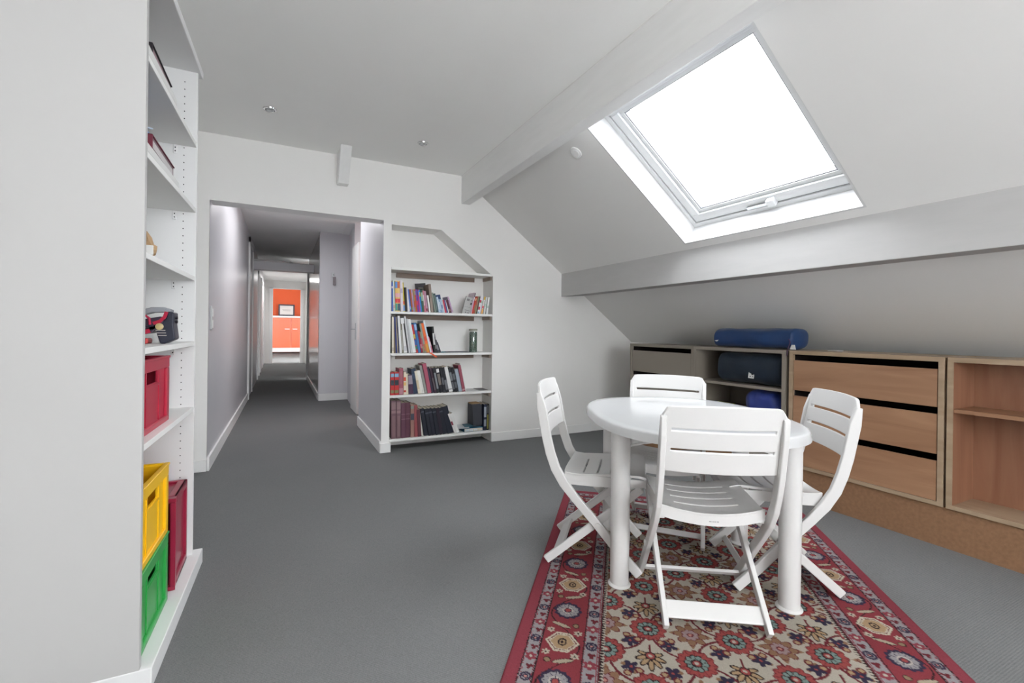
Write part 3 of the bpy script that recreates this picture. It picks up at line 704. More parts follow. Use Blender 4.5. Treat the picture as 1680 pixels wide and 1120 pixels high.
def book(t, h, dep, rgb, bands, label, group, x, y, z, ang):
    """standing book: origin at the lower front corner of its spine"""
    o = MB()
    c = min(0.0025, t*0.18)
    o.box(0, c, 0, dep, 0, h); o.box(t-c, t, 0, dep, 0, h); o.box(c, t-c, 0, c, 0, h)
    o = o.build('book', cmat(rgb), bevel=0.0007, local=True, segs=1)
    o.location = (x, y, z); o.rotation_euler = (0, ang, 0)
    tag(o, label, 'book', group)
    MB().box(c, t-c, c, dep-0.003, 0.003, h-0.003).build('page_block', M['paper'], o, local=True)
    for (f0, f1, col) in bands:
        e = 0.06*t if f1-f0 < 0.5 else 0.22*t
        MB().box(e, t-e, -0.0005, 0.0008, h*f0+0.001, h*f1-0.001).build('spine_label', cmat(col), o, local=True)
    return o
ROWS = {
    'top': [
        (0.905, 0.0110, 0.280, -0.011, 'slim brown paperback', (150, 132, 112), []),
        (0.917, 0.0160, 0.268, -0.022, 'slim blue hardback', (92, 118, 190), [(0.78, 0.86, (215, 205, 225))]),
        (0.934, 0.0160, 0.285, -0.039, 'slim pale green paperback', (205, 215, 208), [(0.1, 0.2, (200, 170, 170))]),
        (0.951, 0.0230, 0.281, -0.025, 'blue, sand and red striped volume', (226, 190, 110), [(0.76, 0.98, (90, 145, 215)), (0.46, 0.6, (225, 165, 175)), (0.28, 0.42, (222, 62, 74)), (0.02, 0.26, (70, 150, 140))]),
        (0.975, 0.0260, 0.282, -0.046, 'orange, sand and red striped volume', (228, 196, 125), [(0.76, 0.98, (200, 105, 70)), (0.46, 0.6, (226, 180, 190)), (0.28, 0.42, (214, 60, 76)), (0.02, 0.26, (60, 90, 110))]),
        (1.002, 0.0240, 0.284, -0.046, 'lilac and white paperback', (222, 214, 222), [(0.6, 0.75, (190, 180, 205))]),
        (1.026, 0.0170, 0.270, -0.074, 'yellow paperback with a red foot', (210, 190, 70), [(0.02, 0.22, (110, 150, 200)), (0.25, 0.36, (222, 84, 54))]),
        (1.044, 0.0210, 0.225, -0.067, 'black hardback', (42, 38, 36), []),
        (1.065, 0.0239, 0.223, -0.108, 'white paperback', (228, 226, 228), []),
        (1.090, 0.0129, 0.211, -0.133, 'thin blue comic', (98, 130, 205), [(0.1, 0.25, (150, 180, 230))]),
        (1.104, 0.0139, 0.211, -0.128, 'thin rust comic', (170, 92, 58), [(0.08, 0.2, (120, 150, 100))]),
        (1.119, 0.0129, 0.212, -0.128, 'thin lilac comic', (168, 146, 190), [(0.7, 0.85, (200, 140, 160))]),
        (1.133, 0.0139, 0.211, -0.124, 'thin olive comic', (150, 140, 96), [(0.2, 0.5, (180, 96, 60))]),
        (1.148, 0.0129, 0.212, -0.128, 'thin orange comic', (206, 82, 56), [(0.75, 0.95, (150, 150, 140))]),
        (1.162, 0.0139, 0.212, -0.123, 'thin violet comic', (112, 84, 178), [(0.3, 0.5, (200, 60, 100))]),
        (1.176, 0.0139, 0.210, -0.105, 'thin magenta comic', (186, 66, 150), [(0.75, 0.95, (90, 110, 200))]),
        (1.190, 0.0149, 0.209, -0.115, 'thin cyan comic', (46, 140, 200), [(0.7, 0.9, (190, 180, 90))]),
        (1.205, 0.0209, 0.208, -0.106, 'thin dark green comic', (60, 96, 74), [(0.5, 0.9, (150, 180, 160))]),
        (1.227, 0.0178, 0.206, -0.132, 'thin rose comic', (206, 120, 140), [(0.3, 0.8, (222, 205, 210))]),
        (1.245, 0.0188, 0.203, -0.134, 'thin mauve comic', (180, 140, 160), [(0.05, 0.18, (120, 40, 60))]),
        (1.270, 0.0178, 0.163, -0.154, 'white pamphlet', (232, 230, 226), []),
        (1.289, 0.0248, 0.270, -0.115, 'tall taupe album', (142, 126, 116), [(0.02, 0.5, (150, 136, 126))]),
        (1.315, 0.0088, 0.191, -0.189, 'thin black booklet', (38, 40, 46), []),
        (1.325, 0.0177, 0.192, -0.188, 'grey green booklet', (128, 138, 128), []),
        (1.344, 0.0197, 0.184, -0.180, 'thin dark teal booklet', (70, 90, 92), [(0.1, 0.9, (110, 130, 126))]),
        (1.365, 0.0197, 0.152, -0.186, 'pale blue booklet', (176, 196, 216), [(0.2, 0.8, (206, 214, 222))]),
        (1.385, 0.0185, 0.133, -0.227, 'slate blue booklet', (136, 160, 190), [(0.2, 0.8, (196, 206, 218))]),
        (1.404, 0.0175, 0.130, -0.232, 'light blue booklet', (170, 192, 214), [(0.3, 0.6, (120, 140, 180))]),
        (1.423, 0.0088, 0.128, -0.228, 'thin white booklet', (230, 228, 226), []),
        (1.432, 0.0146, 0.127, -0.230, 'thin red booklet', (190, 52, 76), []),
        (1.447, 0.0145, 0.126, -0.249, 'thin blue booklet', (60, 94, 150), []),
        (1.462, 0.0125, 0.126, -0.282, 'narrow white booklet', (232, 230, 228), []),
        (1.476, 0.0190, 0.127, -0.319, 'thin maroon booklet', (92, 34, 56), [(0.1, 0.3, (150, 110, 110))]),
        (1.499, 0.0143, 0.164, -0.304, 'thin lilac magazine', (206, 190, 206), [(0.05, 0.95, (170, 120, 170))]),
    ],
    'topright': [
        (1.695, 0.0108, 0.214, 0.202, 'tall thin white and pink magazine', (226, 212, 222), [(0.78, 0.98, (80, 70, 80)), (0.1, 0.6, (222, 150, 180))]),
        (1.706, 0.0136, 0.167, 0.248, 'thin vermilion comic', (206, 70, 56), [(0.8, 0.95, (230, 200, 150))]),
        (1.721, 0.0185, 0.177, 0.234, 'brick red comic', (170, 86, 70), [(0.2, 0.5, (140, 120, 90))]),
        (1.740, 0.0137, 0.177, 0.211, 'olive comic', (140, 146, 116), [(0.3, 0.7, (160, 130, 110))]),
        (1.755, 0.0078, 0.174, 0.226, 'thin dark brown comic', (70, 52, 52), []),
        (1.764, 0.0196, 0.181, 0.206, 'white comic with red blocks', (226, 224, 226), [(0.62, 0.78, (196, 30, 66)), (0.22, 0.4, (206, 40, 66)), (0.02, 0.12, (120, 170, 190))]),
        (1.785, 0.0157, 0.178, 0.192, 'plain white comic', (224, 222, 232), [(0.6, 0.75, (160, 200, 180))]),
        (1.807, 0.0187, 0.179, 0.191, 'white comic with yellow and red blocks', (226, 222, 218), [(0.8, 0.99, (210, 170, 40)), (0.3, 0.46, (220, 84, 100)), (0.0, 0.28, (232, 170, 90))]),
        (1.834, 0.0168, 0.175, 0.149, 'white comic with green marks', (228, 230, 228), [(0.4, 0.6, (190, 210, 200))]),
        (1.863, 0.0199, 0.172, 0.122, 'last white comic', (226, 226, 226), [(0.35, 0.5, (170, 190, 180))]),
    ],
    'second': [
        (0.914, 0.0100, 0.336, -0.015, 'black magazine', (28, 28, 30), []),
        (0.924, 0.0180, 0.336, -0.015, 'cream magazine', (222, 216, 200), [(0.05, 0.16, (190, 180, 170))]),
        (0.943, 0.0150, 0.335, -0.030, 'brown magazine', (126, 112, 92), []),
        (0.959, 0.0170, 0.335, -0.063, 'navy magazine', (50, 62, 116), []),
        (0.976, 0.0090, 0.335, -0.069, 'thin tan magazine', (190, 176, 136), []),
        (0.986, 0.0090, 0.333, -0.072, 'slim dark navy magazine', (36, 42, 84), []),
        (0.996, 0.0209, 0.345, -0.070, 'tall white folder', (230, 230, 230), []),
        (1.017, 0.0199, 0.270, -0.082, 'olive grey booklet', (128, 126, 112), [(0.1, 0.8, (170, 168, 160))]),
        (1.038, 0.0318, 0.327, -0.119, 'wide white binder', (226, 226, 226), [(0.05, 0.2, (200, 200, 204))]),
        (1.070, 0.0109, 0.279, -0.155, 'thin charcoal booklet', (58, 58, 62), []),
        (1.081, 0.0178, 0.344, -0.143, 'light grey folder', (206, 206, 208), []),
        (1.100, 0.0198, 0.322, -0.156, 'pale grey folder', (196, 198, 200), [(0.1, 0.8, (180, 182, 184))]),
        (1.121, 0.0324, 0.318, -0.187, 'wide white paperback', (228, 230, 230), [(0.1, 0.9, (214, 222, 222))]),
        (1.155, 0.0177, 0.269, -0.191, 'red magazine with yellow and blue blocks', (196, 60, 60), [(0.5, 0.66, (216, 196, 90)), (0.26, 0.48, (50, 100, 170)), (0.12, 0.25, (50, 130, 90))]),
        (1.173, 0.0256, 0.286, -0.183, 'blue magazine', (58, 112, 170), [(0.75, 0.95, (150, 180, 220))]),
        (1.199, 0.0196, 0.209, -0.193, 'dark red booklet', (140, 36, 56), [(0.2, 0.4, (190, 120, 130))]),
        (1.219, 0.0166, 0.202, -0.204, 'mossy green and rose booklet', (150, 150, 120), [(0.3, 0.7, (176, 90, 100))]),
        (1.236, 0.0186, 0.282, -0.211, 'sage grey magazine', (140, 152, 140), [(0.05, 0.3, (170, 110, 80))]),
        (1.256, 0.0282, 0.285, -0.230, 'bright orange magazine', (232, 112, 54), [(0.4, 0.55, (214, 80, 50)), (0.02, 0.3, (206, 150, 60))]),
        (1.286, 0.0165, 0.313, -0.236, 'white folder with pale blue edge', (224, 230, 236), [(0.5, 0.9, (196, 220, 236))]),
        (1.304, 0.0144, 0.158, -0.276, 'small pink booklet', (206, 120, 140), [(0.4, 0.7, (220, 190, 200))]),
        (1.324, 0.0199, 0.252, -0.107, 'black pocket guide', (40, 42, 42), [(0.3, 0.75, (206, 206, 206))]),
        (1.344, 0.0187, 0.182, -0.171, 'small charcoal guide', (58, 58, 64), [(0.2, 0.6, (150, 150, 150))]),
        (1.363, 0.0184, 0.125, -0.259, 'small slate guide', (76, 76, 84), [(0.2, 0.6, (140, 140, 146))]),
        (1.382, 0.0142, 0.103, -0.337, 'low dark grey guide', (66, 66, 74), []),
    ],
    'third': [
        (0.917, 0.0340, 0.212, -0.014, 'red hardback with a blue shield label', (186, 48, 52), [(0.78, 0.94, (120, 160, 190)), (0.42, 0.66, (52, 62, 72)), (0.08, 0.22, (120, 120, 80))]),
        (0.952, 0.0410, 0.212, -0.009, 'red hardback with a blue shield label', (186, 48, 52), [(0.78, 0.94, (120, 160, 190)), (0.42, 0.66, (52, 62, 72)), (0.08, 0.22, (120, 120, 80))]),
        (0.994, 0.0410, 0.246, -0.016, 'rose cloth hardback', (150, 84, 98), [(0.02, 0.25, (176, 130, 140)), (0.4, 0.9, (158, 98, 110))]),
        (1.036, 0.0250, 0.209, -0.014, 'white hardback with red flowers', (222, 208, 190), [(0.6, 0.78, (206, 76, 50)), (0.1, 0.2, (190, 70, 60)), (0.4, 0.55, (220, 180, 110))]),
        (1.062, 0.0220, 0.193, -0.036, 'cream paperback', (214, 206, 184), []),
        (1.084, 0.0479, 0.185, -0.049, 'purple and grey paperback', (74, 48, 72), [(0.5, 0.95, (150, 140, 150))]),
        (1.133, 0.0407, 0.240, -0.117, 'navy hardback', (44, 58, 80), [(0.6, 0.8, (60, 76, 100))]),
        (1.175, 0.0236, 0.218, -0.185, 'ivory paperback', (222, 214, 196), [(0.2, 0.6, (206, 190, 160))]),
        (1.200, 0.0206, 0.223, -0.185, 'white novel', (228, 226, 220), []),
        (1.222, 0.0176, 0.224, -0.216, 'slim white novel', (224, 222, 218), []),
        (1.241, 0.0263, 0.271, -0.223, 'grey cloth hardback', (140, 140, 136), []),
        (1.269, 0.0372, 0.288, -0.199, 'tall rose hardback', (166, 84, 104), []),
        (1.308, 0.0254, 0.252, -0.224, 'black novel with a violet spine', (50, 44, 62), []),
        (1.334, 0.0254, 0.246, -0.217, 'black novel with a wine spine', (56, 38, 52), [(0.1, 0.6, (92, 84, 90))]),
        (1.360, 0.0313, 0.245, -0.205, 'black novel with a silver title', (32, 34, 40), [(0.15, 0.8, (128, 132, 138))]),
        (1.393, 0.0313, 0.246, -0.209, 'black novel with a white emblem', (30, 32, 38), [(0.8, 0.95, (220, 220, 220)), (0.3, 0.75, (120, 112, 108))]),
        (1.426, 0.0265, 0.245, -0.185, 'black novel with a short title', (32, 34, 40), [(0.3, 0.6, (90, 92, 98))]),
        (1.454, 0.0293, 0.247, -0.216, 'black novel with a thin title', (30, 32, 38), [(0.1, 0.5, (110, 112, 118))]),
        (1.485, 0.0389, 0.252, -0.240, 'white novel among the black ones', (222, 222, 222), [(0.08, 0.14, (160, 160, 160))]),
        (1.526, 0.0253, 0.248, -0.240, 'black novel with a grey title', (34, 36, 42), [(0.45, 0.8, (120, 124, 130)), (0.1, 0.4, (96, 98, 104))]),
        (1.553, 0.0272, 0.245, -0.243, 'black novel with two titles', (32, 34, 40), [(0.5, 0.75, (96, 100, 106)), (0.15, 0.4, (88, 90, 96))]),
        (1.582, 0.0361, 0.227, -0.217, 'blue grey novel', (150, 160, 172), []),
        (1.621, 0.0304, 0.266, -0.200, 'dusty red hardback', (146, 74, 88), [(0.03, 0.1, (190, 150, 150))]),
        (1.654, 0.0088, 0.285, -0.230, 'thin white booklet', (226, 226, 226), []),
    ],
    'bottom': [
        (0.929, 0.0470, 0.353, -0.014, 'mauve hardback with a lozenge pattern', (112, 84, 90), [(0.66, 0.74, (146, 116, 120)), (0.76, 0.96, (138, 112, 116)), (0.05, 0.6, (128, 100, 104))]),
        (0.976, 0.0410, 0.351, -0.011, 'mauve hardback with a lozenge pattern', (112, 84, 90), [(0.66, 0.74, (146, 116, 120)), (0.76, 0.96, (138, 112, 116)), (0.05, 0.6, (128, 100, 104))]),
        (1.020, 0.0420, 0.326, -0.015, 'plum hardback', (98, 62, 78), [(0.66, 0.69, (130, 96, 108)), (0.52, 0.55, (130, 96, 108))]),
        (1.062, 0.0430, 0.327, -0.012, 'darker plum hardback', (90, 54, 68), [(0.66, 0.69, (120, 86, 98)), (0.52, 0.55, (120, 86, 98))]),
        (1.108, 0.0360, 0.307, -0.013, 'pinkish brown hardback with an oval label', (150, 112, 104), [(0.86, 0.96, (126, 136, 128)), (0.52, 0.72, (60, 66, 80))]),
        (1.146, 0.0320, 0.300, -0.027, 'brick red hardback', (146, 74, 78), []),
        (1.179, 0.0329, 0.258, -0.070, 'dark maroon hardback', (96, 56, 64), []),
        (1.215, 0.0168, 0.245, -0.152, 'thin off white booklet', (206, 204, 196), []),
        (1.243, 0.0373, 0.265, -0.186, 'black bound volume', (36, 40, 50), [(0.84, 0.9, (78, 80, 92))]),
        (1.282, 0.0354, 0.261, -0.181, 'black bound volume', (36, 40, 50), [(0.8, 0.86, (78, 80, 92))]),
        (1.319, 0.0364, 0.262, -0.184, 'black bound volume', (36, 38, 50), [(0.82, 0.88, (74, 76, 88))]),
        (1.356, 0.0373, 0.262, -0.188, 'black bound volume', (36, 40, 50), [(0.82, 0.88, (78, 80, 92))]),
        (1.394, 0.0344, 0.261, -0.181, 'black bound volume', (46, 38, 50), []),
        (1.430, 0.0451, 0.262, -0.200, 'black bound volume', (36, 40, 50), [(0.82, 0.88, (74, 76, 88))]),
        (1.476, 0.0591, 0.271, -0.249, 'thick black bound volume', (36, 40, 52), []),
        (1.543, 0.0196, 0.206, -0.362, 'white paperback', (226, 224, 222), [(0.4, 0.6, (120, 40, 60))]),
        (1.566, 0.0299, 0.205, -0.363, 'white paperback', (228, 228, 226), []),
    ],
}
ORD = ('first second third fourth fifth sixth seventh eighth ninth tenth eleventh twelfth thirteenth fourteenth fifteenth sixteenth seventeenth '
       'eighteenth nineteenth twentieth twenty-first twenty-second twenty-third twenty-fourth twenty-fifth twenty-sixth twenty-seventh '
       'twenty-eighth twenty-ninth thirtieth thirty-first thirty-second thirty-third thirty-fourth thirty-fifth thirty-sixth').split()
WHERE = {'top': (1.288, 'from the hallway on the comics shelf', 'comics and thin books on the upper niche shelf', 0.17),
         'topright': (1.288, 'in the short group ending the comics shelf', 'comics and thin books on the upper niche shelf', 0.16),
         'second': (0.902, 'from the hallway on the magazine shelf', 'magazines on the middle niche shelf', 0.20),
         'third': (0.515, 'from the hallway on the novels shelf', 'novels and hardbacks on the lower niche shelf', 0.15),
         'bottom': (0.111, 'from the hallway on the lowest niche shelf', 'bound volumes on the lowest niche shelf', 0.17)}
rb = random.Random(11)
for key, lst in ROWS.items():
    z, where, grp, dep = WHERE[key]
    for i, (x, t, h, ang, desc, rgb, bands) in enumerate(lst):
        dz = abs(math.sin(ang))*t if ang > 0 else 0.0
        xx = x+0.0005
        book(t-0.0006, h, dep+rb.uniform(-0.015, 0.012), rgb, bands, '%s, %s %s' % (desc, ORD[i], where), grp, xx, 4.293+rb.uniform(-0.004, 0.006), z+0.0008+dz, ang)
# books that show a cover
def cover_book(name, lab, x, y, z, w, h, t, rgb, ang, marks, yaw=0.0, cat='book'):
    o = MB(); c = 0.003
    o.box(0, w, 0, c, 0, h); o.box(0, w, t-c, t, 0, h); o.box(0, c, c, t-c, 0, h)
    o = o.build(name, cmat(rgb), bevel=0.0008, local=True, segs=1)
    o.location = (x, y, z); o.rotation_euler = (0, ang, yaw)
    tag(o, lab, cat)
    MB().box(c, w-0.003, c, t-c, 0.003, h-0.003).build('page_block', M['paper'], o, local=True)
    for (u0, u1, v0, v1, col) in marks:
        MB().box(w*u0, w*u1, -0.0006, 0.0006, h*v0, h*v1).build('cover_print', cmat(col), o, local=True)
    return o
cover_book('picture_book', 'dark picture book showing its cover above the thin comics', 1.215, 4.466, 1.289, 0.10, 0.285, 0.02, (62, 60, 64), -0.12, [(0.25, 0.75, 0.66, 0.86, (120, 118, 108)), (0.35, 0.62, 0.70, 0.80, (44, 60, 70))])
cover_book('picture_book', 'navy book showing its cover above the pale blue booklets', 1.405, 4.468, 1.289, 0.066, 0.180, 0.015, (40, 66, 110), -0.20, [(0.0, 0.5, 0.62, 0.70, (60, 110, 60))])
cover_book('picture_book', 'grey book leaning with its printed cover facing out', 1.612, 4.315, 1.2895, 0.098, 0.178, 0.012, (178, 178, 176), 0.245,
           [(0.06, 0.94, 0.425, 0.435, (110, 108, 110)), (0.62, 0.86, 0.60, 0.72, (60, 58, 60)), (0.16, 0.46, 0.78, 0.90, (120, 118, 120)), (0.58, 0.76, 0.80, 0.88, (140, 138, 140)), (0.20, 0.74, 0.22, 0.27, (140, 138, 140)), (0.28, 0.42, 0.09, 0.15, (110, 108, 110)), (0.54, 0.70, 0.09, 0.15, (110, 108, 110))])
cover_book('picture_book', 'dark green book showing its cover behind the black guides', 1.28, 4.470, 0.903, 0.085, 0.24, 0.02, (44, 66, 52), -0.16, [(0.1, 0.3, 0.2, 0.45, (60, 120, 170))])
cover_book('picture_book', 'red album standing behind the coloured magazines', 1.135, 4.475, 0.903, 0.12, 0.265, 0.02, (140, 50, 52), -0.10, [(0.45, 0.8, 0.70, 0.95, (170, 80, 52))])
tr = tag(MB().prism([(1.268, 4.262, 0.905), (1.286, 4.262, 0.905), (1.348, 4.258, 0.862), (1.330, 4.258, 0.862)], (0, -0.0012, 0.002)).build('ribbon', cmat((238, 96, 56))), 'orange paper ribbon hanging over the magazine shelf edge', 'ribbon')
tag(MB().box(1.455, 1.700, 4.30, 4.46, 0.9025, 0.909).build('magazine', cmat((74, 76, 86)), bevel=0.001), 'dark magazine lying flat beside the glass jar', 'magazine')
tag(MB().box(1.400, 1.442, 4.30, 4.35, 0.9025, 0.912).build('eraser', cmat((84, 124, 134)), bevel=0.003), 'small teal eraser lying beside the charcoal guides', 'eraser')
# glass jar with green beads
jar = empty('glass_jar', (1.752, 4.36, 0.9025), 0, 'tall glass jar of green pebbles on the magazine shelf', 'jar')
MB().lathe([(0.036, 0.0), (0.040, 0.004), (0.040, 0.195), (0.036, 0.205)], (1.752, 4.36, 0.9028), 24).build('pebble_fill', paint('green_pebbles', (78, 100, 88), 0.2, 0.6, 0.75, 90, 0.8, 80), jar, smooth=True)
MB().lathe([(0.041, 0.0), (0.043, 0.004), (0.043, 0.205), (0.040, 0.212), (0.042, 0.216)], (1.752, 4.36, 0.9026), 24).build('glass', glass_mat('jar_glass', (0.96, 0.98, 0.97), 0.14), jar, smooth=True)
MB().lathe([(0.040, 0.0), (0.044, 0.004), (0.044, 0.014), (0.036, 0.019)], (1.752, 4.36, 0.9026+0.2165), 24).build('lid', cmat((150, 152, 140), 0.2), jar, smooth=True)
# flat papers under the novels, catalogues and box on the lowest shelf
tag(MB().box(1.60, 1.86, 4.31, 4.48, 0.5155, 0.519).build('magazine', cmat((190, 190, 190)), bevel=0.001), 'pale grey magazine lying flat at the novels shelf end', 'magazine')
tag(MB().box(1.80, 1.90, 4.30, 4.46, 0.5195, 0.523).build('pamphlet', cmat((100, 98, 98)), bevel=0.001), 'dark grey pamphlet on the pale magazine at the novels shelf end', 'pamphlet')
bl = cover_book('catalogue', 'teal catalogue with white title lying flat on the lowest shelf', 0, 0, 0, 0.20, 0.16, 0.036, (20, 88, 116), 0, [])
bl.location = (1.645, 4.455, 0.1118); bl.rotation_euler = (math.pi/2, 0, 0)
b = MB()
for (u0, u1, v0, v1) in ((0.06, 0.12, 0.2, 0.75), (0.13, 0.19, 0.2, 0.7), (0.20, 0.27, 0.2, 0.75), (0.30, 0.38, 0.25, 0.7), (0.39, 0.47, 0.2, 0.7), (0.52, 0.60, 0.3, 0.75), (0.61, 0.70, 0.3, 0.7)):
    b.box(1.645+0.20*u0, 1.645+0.20*u1, 4.2935, 4.2945, 0.1118+0.036*v0, 0.1118+0.036*v1)
pr = b.build('title_print', cmat((206, 216, 224)))
pr.parent = bl; pr.matrix_parent_inverse = (Matrix.Translation(bl.location) @ bl.rotation_euler.to_matrix().to_4x4()).inverted()
tag(MB().prism([(1.56, 4.31, 0.1482), (1.70, 4.30, 0.1482), (1.74, 4.46, 0.1482), (1.60, 4.47, 0.1482)], (0, 0, 0.008)).build('leaflet', cmat((176, 180, 184)), bevel=0.001), 'grey leaflet lying over the teal catalogue', 'leaflet')
tag(MB().prism([(1.66, 4.32, 0.1565), (1.80, 4.34, 0.1565), (1.78, 4.46, 0.1565), (1.68, 4.45, 0.1565)], (0, 0, 0.006)).build('leaflet', cmat((60, 100, 116)), bevel=0.001), 'dark teal leaflet on top of the grey one', 'leaflet')
bx = empty('magazine_holder', (1.80, 4.38, 0.1115), 0, 'open black magazine holder at the end of the lowest shelf', 'holder')
b = MB().sheet(lambda u, v: ((1.752-0.018*v*v+0.10*u, 4.325+0.01*u, 0.165+0.215*v), (0, -1, 0)), [i/4 for i in range(5)], [i/8 for i in range(9)], 0.004)
b.build('front', cmat((66, 68, 74)), bx)
MB().prism([(1.758, 4.335, 0.1125), (1.852, 4.345, 0.1125), (1.852, 4.50, 0.1125), (1.758, 4.50, 0.1125)], (0, 0, 0.255)).build('body', cmat((60, 62, 68)), bx, bevel=0.002)
MB().prism([(1.762, 4.340, 0.3676), (1.850, 4.348, 0.3676), (1.850, 4.498, 0.3676), (1.762, 4.498, 0.3676)], (0, 0, 0.010)).build('page_block', M['kraft'], bx)
for i, (x0, x1, rgb, bands, lab) in enumerate(((1.856, 1.884, (38, 44, 66), [(0.5, 0.9, (150, 156, 168)), (0.15, 0.42, (140, 146, 158))], 'navy tall catalogue beside the black magazine holder'), (1.886, 1.912, (26, 28, 30), [(0.05, 0.6, (130, 124, 60)), (0.65, 0.95, (70, 72, 76))], 'black tall catalogue with a yellow stripe at the lowest shelf end'))):
    book(x1-x0, 0.265, 0.18, rgb, bands, lab, None, x0, 4.30, 0.1118, 0.0)

# ------------------------------------------------------------------ low storage units under the slope
FX = 3.153                       # their fronts
BX = 3.60                        # their backs
ZT, ZB = 1.012, 0.215
def unit(y0, y1, lab, drawers, face, edge, inner, name='storage_unit', shelves=(), depth=0.435):
    """carcass between y0 and y1; drawers: list of (z0, z1) fronts; shelves: heights of board tops"""
    t = empty(name, ((FX+BX)/2, (y0+y1)/2, ZB), 0, lab, 'storage unit', 'low storage units under the slope')
    th = 0.026
    MB().box(FX, BX, y0, y1, ZT-th, ZT).build('top_panel', edge, t, bevel=0.001)
    MB().box(FX, BX, y0, y1, ZB, ZB+0.022).build('bottom_panel', edge, t, bevel=0.001)
    for (a, b) in ((y0, y0+th), (y1-th, y1)): MB().box(FX, BX, a, b, ZB+0.022, ZT-th).build('side_panel', edge if drawers else inner, t, bevel=0.001)
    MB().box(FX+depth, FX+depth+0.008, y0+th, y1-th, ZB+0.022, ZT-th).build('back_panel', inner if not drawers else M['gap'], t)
    if not drawers:                # pale edging on the upright fronts
        for (a, b) in ((y0, y0+th), (y1-th, y1)): MB().box(FX-0.001, FX+0.002, a, b, ZB+0.022, ZT-th).build('edge_band', edge, t)
    if drawers:
        for (a, b) in ((y0+th, y0+th+0.003), (y1-th-0.003, y1-th)): MB().box(FX+0.024, FX+depth-0.001, a, b, ZB+0.023, ZT-th-0.001).build('shade_liner', M['gap'], t)  # dark liners added so the drawer gaps look shaded
    for (z0, z1) in drawers:
        d = MB().box(FX+0.004, FX+0.022, y0+th+0.004, y1-th-0.004, z0, z1).build('drawer', face, t, bevel=0.0015)
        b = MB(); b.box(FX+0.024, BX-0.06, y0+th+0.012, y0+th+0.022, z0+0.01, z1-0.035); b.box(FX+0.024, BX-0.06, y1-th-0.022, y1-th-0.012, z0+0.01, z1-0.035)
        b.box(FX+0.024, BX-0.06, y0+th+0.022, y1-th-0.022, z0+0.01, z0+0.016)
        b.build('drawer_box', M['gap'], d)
    for z in shelves: MB().box(FX+0.006, FX+depth-0.0005, y0+th+0.0005, y1-th-0.0005, z-0.020, z).build('shelf', edge if face is None else face, t, bevel=0.001)
    return t
DR = ((0.742, 0.946), (0.490, 0.704), (0.239, 0.452))
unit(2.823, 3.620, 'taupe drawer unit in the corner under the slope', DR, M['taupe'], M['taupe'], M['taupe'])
unit(2.020, 2.821, 'taupe open unit holding rolled sleeping bags', (), None, M['taupe'], M['taupe'], shelves=(0.735, 0.490))
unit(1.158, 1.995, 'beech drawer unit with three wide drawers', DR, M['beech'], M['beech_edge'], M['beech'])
unit(0.300, 1.146, 'open beech unit with one inner shelf', (), M['beech'], M['beech_edge'], M['beech_v'], shelves=(0.742,), depth=0.245)
structure(MB().box(FX+0.012, FX+0.034, 0.30, 3.62, 0.0, 0.2145), 'baseboard_right', M['chip'], 'bare chipboard plinth under the beech units')
structure(MB().box(FX+0.034, BX, 0.30, 3.62, 0.0, 0.2145), 'baseboard_right.001', M['gap'], 'dark bearers behind the chipboard plinth')

def bag(name, lab, cat, y0, y1, cx, cz, rx, rz_, mat, seed, wr=0.05, endr=0.35):
    """rolled bag lying along Y with gathered ends"""
    r = random.Random(seed); nu, nv = 44, 52; vs_, fs_ = [], []
    ph = [r.uniform(0, 6.28) for _ in range(6)]
    for j in range(nv+1):
        v = 0.5-0.5*math.cos(math.pi*j/nv); y = y0+(y1-y0)*v
        e = min(v, 1-v)*(y1-y0)/(rz_*endr)
        k = math.sqrt(max(0.0, 1-(1-min(1, e))**2)) if e < 1 else 1.0
        k = max(k, 0.06)
        for i in range(nu):
            a = 2*math.pi*i/nu
            w_ = 1+wr*(0.5*math.sin(3*a+9*v+ph[0])+0.35*math.sin(7*v*3+2*a+ph[1])+0.3*math.sin(5*a-11*v+ph[2]))
            sq = 1.0/(abs(math.cos(a))**2.6+abs(math.sin(a))**2.6)**(1/2.6)
            vs_.append((cx+rx*k*w_*sq*math.cos(a), y, cz+rz_*k*w_*sq*math.sin(a)))
    for j in range(nv):
        for i in range(nu): fs_.append((j*nu+i, j*nu+(i+1) % nu, (j+1)*nu+(i+1) % nu, (j+1)*nu+i))
    fs_ += [tuple(range(nu)), tuple(range((nv+1)*nu-1, nv*nu-1, -1))]
    t = empty(name, (cx, (y0+y1)/2, cz-rz_), 0, lab, cat)
    MB().add(vs_, fs_).build('cover', mat, t, smooth=True)
    return t
t = bag('sleeping_bag', 'blue rolled sleeping bag lying on top of the taupe unit', 'sleeping bag', 1.985, 2.66, 3.285, 1.091, 0.105, 0.074, M['bag_blue'], 1)
MB().prism([(3.17, 1.99, 1.05), (3.165, 1.965, 1.05), (3.160, 1.955, 1.018), (3.165, 2.0, 1.018)], (0.003, 0, 0)).build('tag', M['tag'], t)
MB().prism([(3.168, 2.625, 1.066), (3.168, 2.585, 1.072), (3.166, 2.60, 1.058)], (0.003, 0, 0)).build('tag', M['tag'], t)
MB().tube([(3.19, 2.03, 1.10), (3.17, 2.0, 1.07), (3.155, 2.006, 1.02), (3.145, 2.008, 0.97)], 0.003, 6).build('cord', cmat((70, 40, 70)), t)
t = bag('sleeping_bag', 'dark navy rolled sleeping bag filling the upper shelf of the taupe unit', 'sleeping bag', 2.055, 2.625, 3.290, 0.859, 0.118, 0.117, M['bag_navy'], 2, 0.04)
tg = MB().prism([(3.172, 2.315, 0.835), (3.172, 2.268, 0.838), (3.168, 2.272, 0.788), (3.168, 2.318, 0.790)], (0.003, 0, 0)).build('tag', M['tag'], t)
b = MB()
